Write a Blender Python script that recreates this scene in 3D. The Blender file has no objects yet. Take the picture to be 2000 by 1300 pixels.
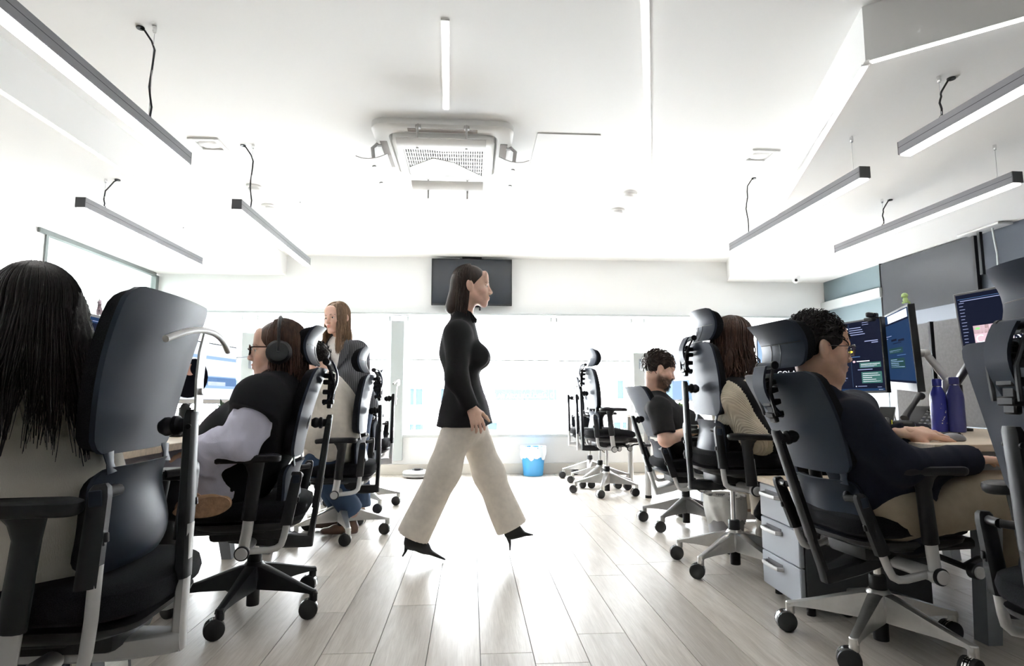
import bpy, bmesh, math, random
import numpy as np
from mathutils import Vector, Matrix, Euler

C = bpy.context.scene
COL = C.collection
rnd = random.Random(7)
PI = math.pi

# ------------------------------------------------------------------ camera, world, lights, exposure
FPX, EYE = 1150.0, 0.92
TH = math.atan(124 / FPX)
PS = math.atan(80 * math.cos(TH) / FPX)
FW = Vector((math.sin(PS) * math.cos(TH), math.cos(PS) * math.cos(TH), math.sin(TH)))
RT = Vector((math.cos(PS), -math.sin(PS), 0))
UP = RT.cross(FW)
cam_d = bpy.data.cameras.new('camera')
cam_d.sensor_width = 36.0
cam_d.lens = 36.0 * FPX / 2000
cam_d.clip_start = 0.02
cam = bpy.data.objects.new('camera', cam_d)
COL.objects.link(cam)
cam.matrix_world = Matrix(((RT.x, UP.x, -FW.x, 0), (RT.y, UP.y, -FW.y, 0), (RT.z, UP.z, -FW.z, EYE), (0, 0, 0, 1)))
C.camera = cam

def at(px, py, y):
    """point of the room seen at photo pixel px, py at depth y along the room"""
    d = FW + RT * ((px - 1000) / FPX) + UP * ((650 - py) / FPX)
    return Vector((0, 0, EYE)) + d * (y / d.y)

def onz(px, py, z):
    d = FW + RT * ((px - 1000) / FPX) + UP * ((650 - py) / FPX)
    return Vector((0, 0, EYE)) + d * ((z - EYE) / d.z)

world = bpy.data.worlds.new('overcast_sky')
C.world = world
world.use_nodes = True
bg = world.node_tree.nodes['Background']
bg.inputs[0].default_value = (0.97, 0.985, 1.0, 1)
bg.inputs[1].default_value = 20.0
C.view_settings.view_transform = 'Standard'
C.view_settings.look = 'None'
C.view_settings.gamma = 1
C.view_settings.use_curve_mapping = False
C.view_settings.exposure = 1.5
C.cycles.use_denoising = True
C.cycles.max_bounces = 8
C.cycles.diffuse_bounces = 5
C.cycles.transparent_max_bounces = 12
C.cycles.caustics_reflective = False
C.cycles.caustics_refractive = False
C.cycles.sample_clamp_indirect = 6
LED = 5.4            # strength of the lit strips of the lamps
LED_STRIP = 3.6

def portal(name, loc, sx, sy, rot):
    l = bpy.data.lights.new(name, 'AREA')
    l.shape = 'RECTANGLE'
    l.size = sx
    l.size_y = sy
    l.cycles.is_portal = True
    o = bpy.data.objects.new(name, l)
    COL.objects.link(o)
    o.location = loc
    o.rotation_euler = rot
portal('window_portal', (0.1, 7.42, 1.18), 7.7, 1.5, (math.radians(-90), 0, 0))

# ------------------------------------------------------------------ materials
MATS = {}
def mat(name, col=(.5, .5, .5), rough=.5, metal=0.0, nscale=0, namt=0.0, bscale=0, bstr=0.0, spec=.5, emit=None, estr=1.0, alpha=1.0, stretch=(1, 1, 1), sheen=0.0, trans=0.0, coat=0.0):
    if name in MATS:
        return MATS[name]
    m = bpy.data.materials.new(name)
    m.use_nodes = True
    nt = m.node_tree
    b = nt.nodes['Principled BSDF']
    c4 = (*col, 1)
    b.inputs['Base Color'].default_value = c4
    b.inputs['Roughness'].default_value = rough
    b.inputs['Metallic'].default_value = metal
    b.inputs['Specular IOR Level'].default_value = spec
    b.inputs['Sheen Weight'].default_value = sheen
    b.inputs['Coat Weight'].default_value = coat
    b.inputs['Alpha'].default_value = alpha
    b.inputs['Transmission Weight'].default_value = trans
    if emit:
        b.inputs['Emission Color'].default_value = (*emit, 1)
        b.inputs['Emission Strength'].default_value = estr
    if nscale or bscale:
        tc = nt.nodes.new('ShaderNodeTexCoord')
        mp = nt.nodes.new('ShaderNodeMapping')
        mp.inputs['Scale'].default_value = stretch
        nt.links.new(tc.outputs['Object'], mp.inputs[0])
    if nscale:
        n = nt.nodes.new('ShaderNodeTexNoise')
        n.inputs['Scale'].default_value = nscale
        n.inputs['Detail'].default_value = 5
        nt.links.new(mp.outputs[0], n.inputs['Vector'])
        r = nt.nodes.new('ShaderNodeValToRGB')
        r.color_ramp.elements[0].position = .3
        r.color_ramp.elements[1].position = .7
        r.color_ramp.elements[0].color = tuple(max(0, x * (1 - namt)) for x in col) + (1,)
        r.color_ramp.elements[1].color = tuple(min(1, x * (1 + namt)) for x in col) + (1,)
        nt.links.new(n.outputs['Fac'], r.inputs[0])
        nt.links.new(r.outputs[0], b.inputs['Base Color'])
    if bscale:
        n2 = nt.nodes.new('ShaderNodeTexNoise')
        n2.inputs['Scale'].default_value = bscale
        n2.inputs['Detail'].default_value = 3
        nt.links.new(mp.outputs[0], n2.inputs['Vector'])
        bp = nt.nodes.new('ShaderNodeBump')
        bp.inputs['Strength'].default_value = bstr
        bp.inputs['Distance'].default_value = .004
        nt.links.new(n2.outputs['Fac'], bp.inputs['Height'])
        nt.links.new(bp.outputs[0], b.inputs['Normal'])
    MATS[name] = m
    return m

def emat(name, col, s):
    if name in MATS:
        return MATS[name]
    m = bpy.data.materials.new(name)
    m.use_nodes = True
    nt = m.node_tree
    nt.nodes.clear()
    e = nt.nodes.new('ShaderNodeEmission')
    e.inputs[0].default_value = (*col, 1)
    e.inputs[1].default_value = s
    o = nt.nodes.new('ShaderNodeOutputMaterial')
    nt.links.new(e.outputs[0], o.inputs[0])
    MATS[name] = m
    return m

def glass_mat(name, tint, ior=1.45, refl=1.0):
    m = bpy.data.materials.new(name)
    m.use_nodes = True
    nt = m.node_tree
    nt.nodes.clear()
    t = nt.nodes.new('ShaderNodeBsdfTransparent')
    t.inputs[0].default_value = (*tint, 1)
    g = nt.nodes.new('ShaderNodeBsdfGlossy')
    g.inputs['Roughness'].default_value = .02
    f = nt.nodes.new('ShaderNodeFresnel')
    ge = nt.nodes.new('ShaderNodeNewGeometry')
    mr = nt.nodes.new('ShaderNodeMapRange')      # same reflection from both faces of the pane
    mr.inputs[3].default_value = ior
    mr.inputs[4].default_value = 1 / ior
    nt.links.new(ge.outputs['Backfacing'], mr.inputs[0])
    nt.links.new(mr.outputs[0], f.inputs[0])
    mx = nt.nodes.new('ShaderNodeMixShader')
    o = nt.nodes.new('ShaderNodeOutputMaterial')
    nt.links.new(f.outputs[0], mx.inputs[0])
    nt.links.new(t.outputs[0], mx.inputs[1])
    nt.links.new(g.outputs[0], mx.inputs[2])
    nt.links.new(mx.outputs[0], o.inputs[0])
    MATS[name] = m
    return m

def blind_mat():
    m = bpy.data.materials.new('roller_blind_fabric')
    m.use_nodes = True
    nt = m.node_tree
    nt.nodes.clear()
    d = nt.nodes.new('ShaderNodeBsdfDiffuse')
    d.inputs[0].default_value = (.9, .9, .9, 1)
    t = nt.nodes.new('ShaderNodeBsdfTranslucent')
    t.inputs[0].default_value = (.92, .93, .93, 1)
    tr = nt.nodes.new('ShaderNodeBsdfTransparent')
    mx = nt.nodes.new('ShaderNodeMixShader')
    mx.inputs[0].default_value = .6
    m2 = nt.nodes.new('ShaderNodeMixShader')
    m2.inputs[0].default_value = .12
    o = nt.nodes.new('ShaderNodeOutputMaterial')
    nt.links.new(d.outputs[0], mx.inputs[1])
    nt.links.new(t.outputs[0], mx.inputs[2])
    nt.links.new(mx.outputs[0], m2.inputs[1])
    nt.links.new(tr.outputs[0], m2.inputs[2])
    nt.links.new(m2.outputs[0], o.inputs[0])
    return m

WHITE = mat('white_paint', (.86, .86, .85), .6, bscale=60, bstr=.05)
CEIL = mat('ceiling_paint', (.88, .88, .87), .75)
WALLW = mat('wall_paint', (.86, .87, .87), .6, bscale=80, bstr=.04)
NAVY = mat('dark_blue_wall_paint', (.035, .045, .062), .45, bscale=80, bstr=.04)
BLUEG = mat('grey_blue_wall_paint', (.14, .185, .205), .5, bscale=80, bstr=.04)
ALU = mat('polished_aluminium', (.64, .63, .61), .28, metal=.85, nscale=30, namt=.05)
ALUW = mat('painted_aluminium', (.55, .55, .55), .35, metal=.35)
LAMPG = mat('anodised_lamp_grey', (.15, .15, .16), .42, metal=.3)
BLK = mat('black_plastic', (.009, .009, .011), .45, spec=.35)
BLKG = mat('black_gloss', (.008, .008, .01), .12)
SHELL = mat('grey_chair_plastic', (.021, .027, .041), .45, spec=.13, bscale=500, bstr=.03)
FAB = mat('black_chair_fabric', (.011, .011, .013), .95, nscale=400, namt=.5, bscale=700, bstr=.35, spec=.12)
FABL = mat('cream_mesh_fabric', (.62, .56, .47), .9, bscale=600, bstr=.5)
CHROME = mat('chrome', (.8, .8, .8), .12, metal=1)
WOOD = mat('pale_maple_laminate', (.62, .52, .40), .45, nscale=9, namt=.12, stretch=(1, 8, 8))
GREYM = mat('grey_steel', (.27, .29, .32), .45, metal=.2)
DGREY = mat('dark_grey_steel', (.075, .077, .085), .5)
FRAMEG = mat('pale_grey_frame', (.50, .53, .53), .45)
LEDM = emat('led_tube_light', (1, .98, .95), LED)
LEDS = emat('led_strip_light', (1, .98, .95), LED_STRIP)
RUB = mat('rubber', (.014, .014, .015), .6)
BASEB = mat('cream_baseboard', (.70, .67, .61), .5)
GLASS = glass_mat('window_glass', (.972, .974, .976))
GLASSG = glass_mat('partition_glass', (.88, .93, .92), 1.5)
BLIND = blind_mat()

# ------------------------------------------------------------------ mesh helpers
class MB:
    def __init__(self):
        self.v, self.f, self.m = [], [], []
    def add(self, vs, fs, mi=0):
        n = len(self.v)
        self.v += [tuple(p) for p in vs]
        self.f += [tuple(i + n for i in f) for f in fs]
        self.m += [mi] * len(fs)
    def box(self, c, s, R=None, bev=0.0, mi=0, seg=1):
        hx, hy, hz = s[0] / 2, s[1] / 2, s[2] / 2
        vs = [Vector((x * hx, y * hy, z * hz)) for x in (-1, 1) for y in (-1, 1) for z in (-1, 1)]
        fs = [(0, 1, 3, 2), (4, 6, 7, 5), (0, 4, 5, 1), (2, 3, 7, 6), (0, 2, 6, 4), (1, 5, 7, 3)]
        if bev > 0:
            b = bmesh.new()
            bv = [b.verts.new(v) for v in vs]
            for f in fs:
                b.faces.new([bv[i] for i in f])
            bmesh.ops.bevel(b, geom=b.edges[:], offset=min(bev, .49 * min(s)), segments=seg, affect='EDGES', profile=.5)
            b.verts.index_update()
            vs = [v.co.copy() for v in b.verts]
            fs = [tuple(v.index for v in f.verts) for f in b.faces]
            b.free()
        c = Vector(c)
        self.add([((R @ v) if R else v) + c for v in vs], fs, mi)
        return self
    def tube(self, path, r, n=10, mi=0, sq=1.0, side=None, caps=True):
        """swept round (or flattened: sq along 'side') section"""
        P = [Vector(p) for p in path]
        rs = r if isinstance(r, (list, tuple)) else [r] * len(P)
        rings = []
        prev = None
        for i, p in enumerate(P):
            t = (P[min(i + 1, len(P) - 1)] - P[max(i - 1, 0)]).normalized()
            if side is not None:
                a = Vector(side)
            elif prev is None:
                a = Vector((0, 0, 1)) if abs(t.z) < .8 else Vector((1, 0, 0))
            else:
                a = prev
            a = (a - t * a.dot(t)).normalized()
            b = t.cross(a)
            prev = a
            rings.append([p + a * (math.cos(k * 2 * PI / n) * rs[i] * sq) + b * (math.sin(k * 2 * PI / n) * rs[i]) for k in range(n)])
        self.loft(rings, mi, caps)
        return self
    def loft(self, rings, mi=0, caps=True, closed=True):
        n = len(rings[0])
        vs = [p for r in rings for p in r]
        fs = []
        for i in range(len(rings) - 1):
            for k in range(n if closed else n - 1):
                a, b = i * n + k, i * n + (k + 1) % n
                fs.append((a, b, b + n, a + n))
        if caps:
            fs.append(tuple(range(n - 1, -1, -1)))
            fs.append(tuple((len(rings) - 1) * n + k for k in range(n)))
        self.add(vs, fs, mi)
        return self
    def lathe(self, prof, n=20, M=None, mi=0, caps=True):
        rings = []
        for r, z in prof:
            rings.append([Vector((math.cos(k * 2 * PI / n) * r, math.sin(k * 2 * PI / n) * r, z)) for k in range(n)])
        if M is not None:
            rings = [[M @ p for p in r] for r in rings]
        self.loft(rings, mi, caps)
        return self
    def disc(self, c, axis, r, h, n=20, mi=0, bev=.15):
        M = Matrix.Translation(Vector(c)) @ Vector(axis).normalized().to_track_quat('Z', 'Y').to_matrix().to_4x4()
        e = h * bev if bev else 0
        if e:
            return self.lathe([(r - e, -h / 2), (r, -h / 2 + e), (r, h / 2 - e), (r - e, h / 2)], n, M, mi)
        return self.lathe([(r, -h / 2), (r, h / 2)], n, M, mi)
    def sphere(self, c, r, n=12, mi=0, R=None):
        r = r if isinstance(r, (list, tuple)) else (r, r, r)
        rings = []
        for i in range(1, n // 2 + 1):
            a = -PI / 2 + PI * i / (n // 2 + 1)
            ring = []
            for k in range(n):
                v = Vector((math.cos(a) * math.cos(k * 2 * PI / n) * r[0], math.cos(a) * math.sin(k * 2 * PI / n) * r[1], math.sin(a) * r[2]))
                ring.append((R @ v if R else v) + Vector(c))
            rings.append(ring)
        return self.loft(rings, mi)
    def slab(self, front, back, nu, nv, mi=0, mj=None):
        """closed body between two grids of nv rows x nu columns"""
        vs = list(front) + list(back)
        o = nu * nv
        fs, ms = [], []
        for j in range(nv - 1):
            for i in range(nu - 1):
                a = j * nu + i
                fs.append((a, a + 1, a + nu + 1, a + nu))
                fs.append((o + a, o + a + nu, o + a + nu + 1, o + a + 1))
        rim = [i for i in range(nu)] + [j * nu + nu - 1 for j in range(1, nv)] + [(nv - 1) * nu + i for i in range(nu - 2, -1, -1)] + [j * nu for j in range(nv - 2, 0, -1)]
        for k in range(len(rim)):
            a, b = rim[k], rim[(k + 1) % len(rim)]
            fs.append((b, a, o + a, o + b))
        self.add(vs, fs, mi)
        return self
    def mesh(self, name, mats, smooth=40):
        me = bpy.data.meshes.new(name)
        me.from_pydata(self.v, [], self.f)
        for m in (mats if isinstance(mats, (list, tuple)) else [mats]):
            me.materials.append(m)
        if any(self.m):
            me.polygons.foreach_set('material_index', self.m)
        if smooth:
            me.polygons.foreach_set('use_smooth', [True] * len(me.polygons))
            me.set_sharp_from_angle(angle=math.radians(smooth))
        me.update()
        return me
    def build(self, name, mats, parent=None, smooth=40, loc=None, rot=None):
        return link(name, self.mesh(name, mats, smooth), parent, loc, rot)

def link(name, data, parent=None, loc=None, rot=None):
    o = bpy.data.objects.new(name, data)
    COL.objects.link(o)
    if parent:
        o.parent = parent
    if loc is not None:
        o.location = loc
    if rot is not None:
        o.rotation_euler = rot
    return o

def tag(o, label=None, cat=None, group=None, kind=None):
    if label: o['label'] = label
    if cat: o['category'] = cat
    if group: o['group'] = group
    if kind: o['kind'] = kind
    return o

def thing(name, label, cat, loc=(0, 0, 0), rz=0.0, group=None):
    o = link(name, None, None, loc, (0, 0, rz))
    o.empty_display_size = .1
    return tag(o, label, cat, group)

def struct(name, mb, m, smooth=0):
    o = mb.build(name, m, None, smooth)
    o['kind'] = 'structure'
    return o

def copy_tree(o, parent=None):
    c = o.copy()
    COL.objects.link(c)
    if parent:
        c.parent = parent
    for ch in list(o.children):
        copy_tree(ch, c)
    return c

def RX(a): return Matrix.Rotation(a, 3, 'X')
def RY(a): return Matrix.Rotation(a, 3, 'Y')
def RZ(a): return Matrix.Rotation(a, 3, 'Z')
# ------------------------------------------------------------------ the room
XL, XR, YB, YF, ZM, ZS = -3.76, 4.55, -3.0, 7.2, 2.63, 2.38

def floor_mat():
    m = bpy.data.materials.new('bleached_oak_plank')
    m.use_nodes = True
    nt = m.node_tree
    b = nt.nodes['Principled BSDF']
    tc = nt.nodes.new('ShaderNodeTexCoord')
    oi = nt.nodes.new('ShaderNodeObjectInfo')
    ge = nt.nodes.new('ShaderNodeNewGeometry')
    ad = nt.nodes.new('ShaderNodeMath'); ad.operation = 'ADD'
    nt.links.new(oi.outputs['Random'], ad.inputs[0])
    nt.links.new(ge.outputs['Random Per Island'], ad.inputs[1])
    fr = nt.nodes.new('ShaderNodeMath'); fr.operation = 'FRACT'
    nt.links.new(ad.outputs[0], fr.inputs[0])
    mul = nt.nodes.new('ShaderNodeMath'); mul.operation = 'MULTIPLY'; mul.inputs[1].default_value = 37
    nt.links.new(fr.outputs[0], mul.inputs[0])
    cx = nt.nodes.new('ShaderNodeCombineXYZ')
    nt.links.new(mul.outputs[0], cx.inputs[0]); nt.links.new(mul.outputs[0], cx.inputs[1])
    va = nt.nodes.new('ShaderNodeVectorMath'); va.operation = 'ADD'
    nt.links.new(ge.outputs['Position'], va.inputs[0]); nt.links.new(cx.outputs[0], va.inputs[1])
    mp = nt.nodes.new('ShaderNodeMapping'); mp.inputs['Scale'].default_value = (11, .9, 1)
    nt.links.new(va.outputs[0], mp.inputs[0])
    n1 = nt.nodes.new('ShaderNodeTexNoise'); n1.inputs['Scale'].default_value = 2.2; n1.inputs['Detail'].default_value = 6; n1.inputs['Distortion'].default_value = 1.2
    nt.links.new(mp.outputs[0], n1.inputs['Vector'])
    mp2 = nt.nodes.new('ShaderNodeMapping'); mp2.inputs['Scale'].default_value = (70, 3, 1)
    nt.links.new(va.outputs[0], mp2.inputs[0])
    n2 = nt.nodes.new('ShaderNodeTexNoise'); n2.inputs['Scale'].default_value = 3; n2.inputs['Detail'].default_value = 4
    nt.links.new(mp2.outputs[0], n2.inputs['Vector'])
    r1 = nt.nodes.new('ShaderNodeValToRGB')
    r1.color_ramp.elements[0].position = .25; r1.color_ramp.elements[0].color = (.50, .45, .395, 1)
    r1.color_ramp.elements[1].position = .75; r1.color_ramp.elements[1].color = (.70, .655, .60, 1)
    nt.links.new(n1.outputs['Fac'], r1.inputs[0])
    mx = nt.nodes.new('ShaderNodeMixRGB'); mx.blend_type = 'MULTIPLY'; mx.inputs[0].default_value = .35
    r2 = nt.nodes.new('ShaderNodeValToRGB')
    r2.color_ramp.elements[0].position = .35; r2.color_ramp.elements[0].color = (.62, .6, .58, 1)
    r2.color_ramp.elements[1].position = .6; r2.color_ramp.elements[1].color = (1, 1, 1, 1)
    nt.links.new(n2.outputs['Fac'], r2.inputs[0])
    nt.links.new(r1.outputs[0], mx.inputs[1]); nt.links.new(r2.outputs[0], mx.inputs[2])
    hs = nt.nodes.new('ShaderNodeHueSaturation')
    mr = nt.nodes.new('ShaderNodeMapRange'); mr.inputs[3].default_value = .84; mr.inputs[4].default_value = 1.12
    nt.links.new(fr.outputs[0], mr.inputs[0]); nt.links.new(mr.outputs[0], hs.inputs['Value'])
    nt.links.new(mx.outputs[0], hs.inputs['Color'])
    nt.links.new(hs.outputs[0], b.inputs['Base Color'])
    b.inputs['Roughness'].default_value = .33
    bp = nt.nodes.new('ShaderNodeBump'); bp.inputs['Strength'].default_value = .12; bp.inputs['Distance'].default_value = .003
    nt.links.new(n2.outputs['Fac'], bp.inputs['Height']); nt.links.new(bp.outputs[0], b.inputs['Normal'])
    return m
PLANK = floor_mat()
fl = struct('floor', MB().box(((XL + XR) / 2, (YB + YF) / 2, -.055), (XR - XL + .3, YF - YB + .3, .09)), DGREY)

def plank_mb(mb, x, y, w, l):
    g = .0006
    t, b_ = 0.0, -.0095
    c = .0009
    x0, x1, y0, y1 = x + g, x + w - g, y + g, y + l - g
    vs = [(x0, y0, b_), (x1, y0, b_), (x1, y1, b_), (x0, y1, b_), (x0 + c, y0 + c, t), (x1 - c, y0 + c, t), (x1 - c, y1 - c, t), (x0 + c, y1 - c, t)]
    mb.add(vs, [(4, 5, 6, 7), (0, 1, 5, 4), (1, 2, 6, 5), (2, 3, 7, 6), (3, 0, 4, 7)])
PW, PL = .19, 1.30
cells = []
i = 0
x = XL
while x < XR:
    off = rnd.uniform(0, PL)
    y = YB - off
    while y < YF:
        y0, y1 = max(y, YB), min(y + PL, YF)
        if y1 - y0 > .03:
            cells.append((x, y0, min(PW, XR - x), y1 - y0))
        y += PL
    x += PW
def plank_key(c):
    cx, cy = c[0] + c[2] / 2, c[1] + c[3]
    if cy < 1.3 or abs(cx) > cy * 1.1 + .6:
        return 100 + abs(cx)
    return math.hypot(cx, cy) + (3 if abs(cx) > 2.2 else 0)
cells.sort(key=plank_key)
base_pl = {}
for c in cells[:260]:
    k = (round(c[2], 4), round(c[3], 4))
    if k not in base_pl:
        m_ = MB(); plank_mb(m_, 0, 0, c[2], c[3]); base_pl[k] = m_.mesh('plank', PLANK, 0)
    link('plank', base_pl[k], fl, (c[0], c[1], 0))
m_ = MB()
for c in cells[260:]:
    plank_mb(m_, c[0], c[1], c[2], c[3])
o = m_.build('outer_planks', PLANK, fl, 0); o['kind'] = 'stuff'

# ceiling: raised field in the middle, dropped soffits left and right
K = Vector((1.71, 2.32)); KF = Vector((3.25, YF)); KR = Vector((XR, -.03))
def prism(mb, pts, z0, z1, mi=0):
    n = len(pts)
    mb.add([(p[0], p[1], z0) for p in pts] + [(p[0], p[1], z1) for p in pts],
           [tuple(range(n - 1, -1, -1)), tuple(range(n, 2 * n))] + [(k, (k + 1) % n, n + (k + 1) % n, n + k) for k in range(n)], mi)
    return mb
cl = struct('ceiling', MB().box(((XL + XR) / 2, (YB + YF) / 2, ZM + .05), (XR - XL + .3, YF - YB + .3, .1)), CEIL)
prism(MB(), [(XL, YB), (-2.25, YB), (-2.25, YF), (XL, YF)], ZS, ZM).build('dropped_soffit', CEIL, cl, 0)
prism(MB(), [(K.x, K.y), (KR.x, KR.y), (XR, YF), (KF.x, KF.y)], ZS, ZM).build('dropped_soffit', CEIL, cl, 0)

def strip(name, a, b, w, z, label, h=.012):
    a, b = Vector((a[0], a[1], z)), Vector((b[0], b[1], z))
    d = b - a
    ang = math.atan2(d.y, d.x)
    t = thing(name, label, 'ceiling light', (a + b) / 2, ang, None)
    L = d.length
    MB().box((0, 0, -h * .3), (L, w + .012, h * .6)).build('channel', WHITE, t, 0)
    MB().box((0, 0, -h * .75), (L - .01, w, h * .7), bev=.003).build('diffuser', LEDS, t, 0)
    return t
strip('led_strip', (-2.262, .2), (-2.262, 5.2), .022, ZS + .001, 'long light strip along the lower edge of the left dropped ceiling')
strip('led_strip', (K.x + .02, K.y + .03), (KF.x + .01, KF.y - .3), .022, ZS + .001, 'light strip on the soffit edge running from its corner to the windows')
strip('led_strip', (K.x + .02, K.y - .0), (XR - .1, .06), .022, ZS + .001, 'light strip on the soffit edge running from its corner to the right wall')
strip('led_strip', (-.13, 2.53), (-.16, 3.37), .028, ZM, 'short recessed light strip in the ceiling before the air conditioner')
strip('led_strip', (.38, 1.2), (1.5, 4.75), .026, ZM, 'long recessed light strip right of the air conditioner')

# walls. far wall is built round the long window
m_ = MB()
WX0, WX1, WZ0, WZ1 = -3.55, 4.05, .46, 1.90
m_.box(((XL + XR) / 2, YF + .1, (WZ1 + 2.8) / 2), (XR - XL + .3, .2, 2.8 - WZ1))
m_.box(((XL + XR) / 2, YF + .1, (WZ0 - .1) / 2), (XR - XL + .3, .2, WZ0 + .1))
m_.box(((XL - .15 + WX0) / 2, YF + .1, (WZ0 + WZ1) / 2), (WX0 - XL + .15, .2, WZ1 - WZ0))
m_.box(((XR + .15 + WX1) / 2, YF + .1, (WZ0 + WZ1) / 2), (XR + .15 - WX1, .2, WZ1 - WZ0))
struct('wall_far', m_, WALLW)
struct('wall_left', MB().box((XL - .1, (YB + 5.3) / 2, 1.35), (.2, 5.3 - YB + .2, 2.9)), WALLW)
m_ = MB()
m_.box((XL - 1.6, (5.3 + YF) / 2, 1.35), (.1, YF - 5.3 + .4, 2.9))
m_.box((XL - .85, 5.25, 1.35), (1.6, .1, 2.9))
m_.box((XL - .85, YF + .15, 1.35), (1.6, .1, 2.9))
m_.box((XL - .85, 6.2, 2.84), (1.6, 2.2, .1))
m_.box((XL - .85, 6.2, -.05), (1.6, 2.2, .1))
struct('wall_side', m_, WALLW)
m_ = MB()
m_.box((XR + .1, (YB + YF) / 2, 1.35), (.2, YF - YB + .3, 2.9))
wr = struct('wall_right', m_, NAVY)
MB().box((XR - .012, 6.66, 1.22), (.024, 1.06, 2.32)).build('grey_panel', BLUEG, wr, 0)
MB().box((XR - .012, 5.52, .9), (.024, 1.2, 1.8)).build('lower_panel', mat('grey_lower_panel', (.13, .145, .175), .5), wr, 0)
MB().box((XR - .03, 6.70, 2.06), (.09, 1.2, .11), bev=.004).build('ledge', FRAMEG, wr, 0)
m_ = MB().box(((XL + XR) / 2, YB - .1, 1.35), (XR - XL + .3, .2, 2.9))
struct('wall_rear', m_, mat('rear_wall_paint', (.82, .82, .82), .6))
struct('baseboard_far', MB().box(((XL + XR) / 2, YF - .012, .06), (XR - XL, .024, .12), bev=.003), BASEB)
struct('trim_far', MB().box(((WX0 + WX1) / 2, YF - .03, .455), (WX1 - WX0, .10, .035), bev=.006), FRAMEG)
struct('trim_top', MB().box(((WX0 + WX1) / 2 + .1, YF - .03, 1.92), (WX1 - WX0 + .2, .06, .022), bev=.004), FRAMEG)

# the long window: four openings with frames, panes, lowered roller blinds
wn = 0
WINX = [(-3.55, -2.72), (-2.56, -.97), (-.80, 2.0), (2.14, 4.05)]
for wx0, wx1 in WINX:
    wn += 1
    m_ = MB()
    f = .055
    cx, w = (wx0 + wx1) / 2, wx1 - wx0
    m_.box((cx, YF + .09, WZ1 - f / 2), (w, .07, f)); m_.box((cx, YF + .09, WZ0 + f / 2), (w, .07, f))
    m_.box((wx0 + f / 2, YF + .09, 1.18), (f, .07, WZ1 - WZ0 - 2 * f)); m_.box((wx1 - f / 2, YF + .09, 1.18), (f, .07, WZ1 - WZ0 - 2 * f))
    o = struct('window_%d' % wn, m_, WHITE)
    MB().box((cx, YF + .09, 1.18), (w - 2 * f, .008, WZ1 - WZ0 - 2 * f)).build('pane', GLASS, o, 0)
for k, (a, b, zb) in enumerate([(-3.5, -2.74, 1.36), (-2.54, -1.0, 1.36), (-.76, .97, 1.36), (1.06, 1.98, 1.355), (2.16, 4.0, 1.37)]):
    lab = ['white roller blind lowered halfway in the window nearest the glass partition', 'white roller blind lowered halfway behind the standing woman', 'white roller blind lowered halfway under the television', 'narrow white roller blind lowered halfway above the empty chairs', 'white roller blind lowered halfway behind the bearded man'][k]
    t = thing('roller_blind', lab, 'blind', ((a + b) / 2, YF - .012, 1.86), 0, 'roller blinds in the long window')
    w = b - a
    MB().tube([(-w / 2, 0, 0), (w / 2, 0, 0)], .022, 12).build('roll', BLIND, t)
    MB().box((0, .0, (zb - 1.86) / 2), (w - .02, .002, 1.86 - zb)).build('fabric', BLIND, t, 0)
    MB().box((0, 0, zb - 1.86), (w - .02, .012, .018), bev=.003).build('bottom_rail', FRAMEG, t, 0)
    for s in (-1, 1):
        MB().box((s * (w / 2 + .012), -.005, 0), (.02, .03, .055), bev=.003).build('bracket', FRAMEG, t, 0)
# stiles between the openings
m_ = MB(); m_.box((-.885, YF + .0, 1.0), (.155, .18, 1.66), bev=.004); struct('trim_1', m_, mat('pilaster_grey', (.42, .46, .46), .45))
m_ = MB(); m_.box((2.07, YF + .02, .96), (.14, .14, 1.0), bev=.004); o = struct('trim_2', m_, mat('pilaster_light', (.5, .53, .53), .45))
m_ = MB(); m_.box((2.08, YF - .062, 1.32), (.03, .02, .12), bev=.003); m_.tube([(2.08, YF - .07, 1.34), (2.08, YF - .11, 1.34), (2.08, YF - .11, 1.24)], .009, 8); m_.build('window_handle', GREYM, o)
m_ = MB(); m_.box((-2.64, YF + .02, .9), (.15, .14, 1.55), bev=.004); o = struct('door_1', m_, mat('pilaster_light', (.5, .53, .53), .45))
m_ = MB(); m_.box((-2.60, YF - .062, 1.34), (.035, .02, .18), bev=.003); m_.tube([(-2.6, YF - .07, 1.38), (-2.6, YF - .11, 1.38), (-2.78, YF - .11, 1.37)], .01, 8); m_.build('door_handle', GREYM, o)

# glazed partition on the left
m_ = MB()
m_.box((XL + .0, 6.2, ZS - .02), (.05, 1.9, .04)); m_.box((XL, YF - .03, 1.2), (.06, .06, 2.3)); m_.box((XL, 5.36, 1.2), (.03, .03, 2.3)); m_.box((XL, 6.2, .04), (.05, 1.9, .08))
o = struct('window_5', m_, mat('partition_metal', (.18, .20, .20), .35, metal=.5))
MB().box((XL, 6.28, 1.2), (.012, 1.76, 2.28)).build('pane', GLASSG, o, 0)

t = thing('side_room_fill_light', 'flat ceiling light in the glazed side room', 'ceiling light', (XL - .8, 6.2, 2.78))  # added glowing panel, lifts the otherwise dark closed side room
MB().box((0, 0, 0), (.9, 1.2, .02)).build('diffuser', LEDM, t, 0)
MB().box((0, 0, .006), (.96, 1.26, .014)).build('frame', WHITE, t, 0)
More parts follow.
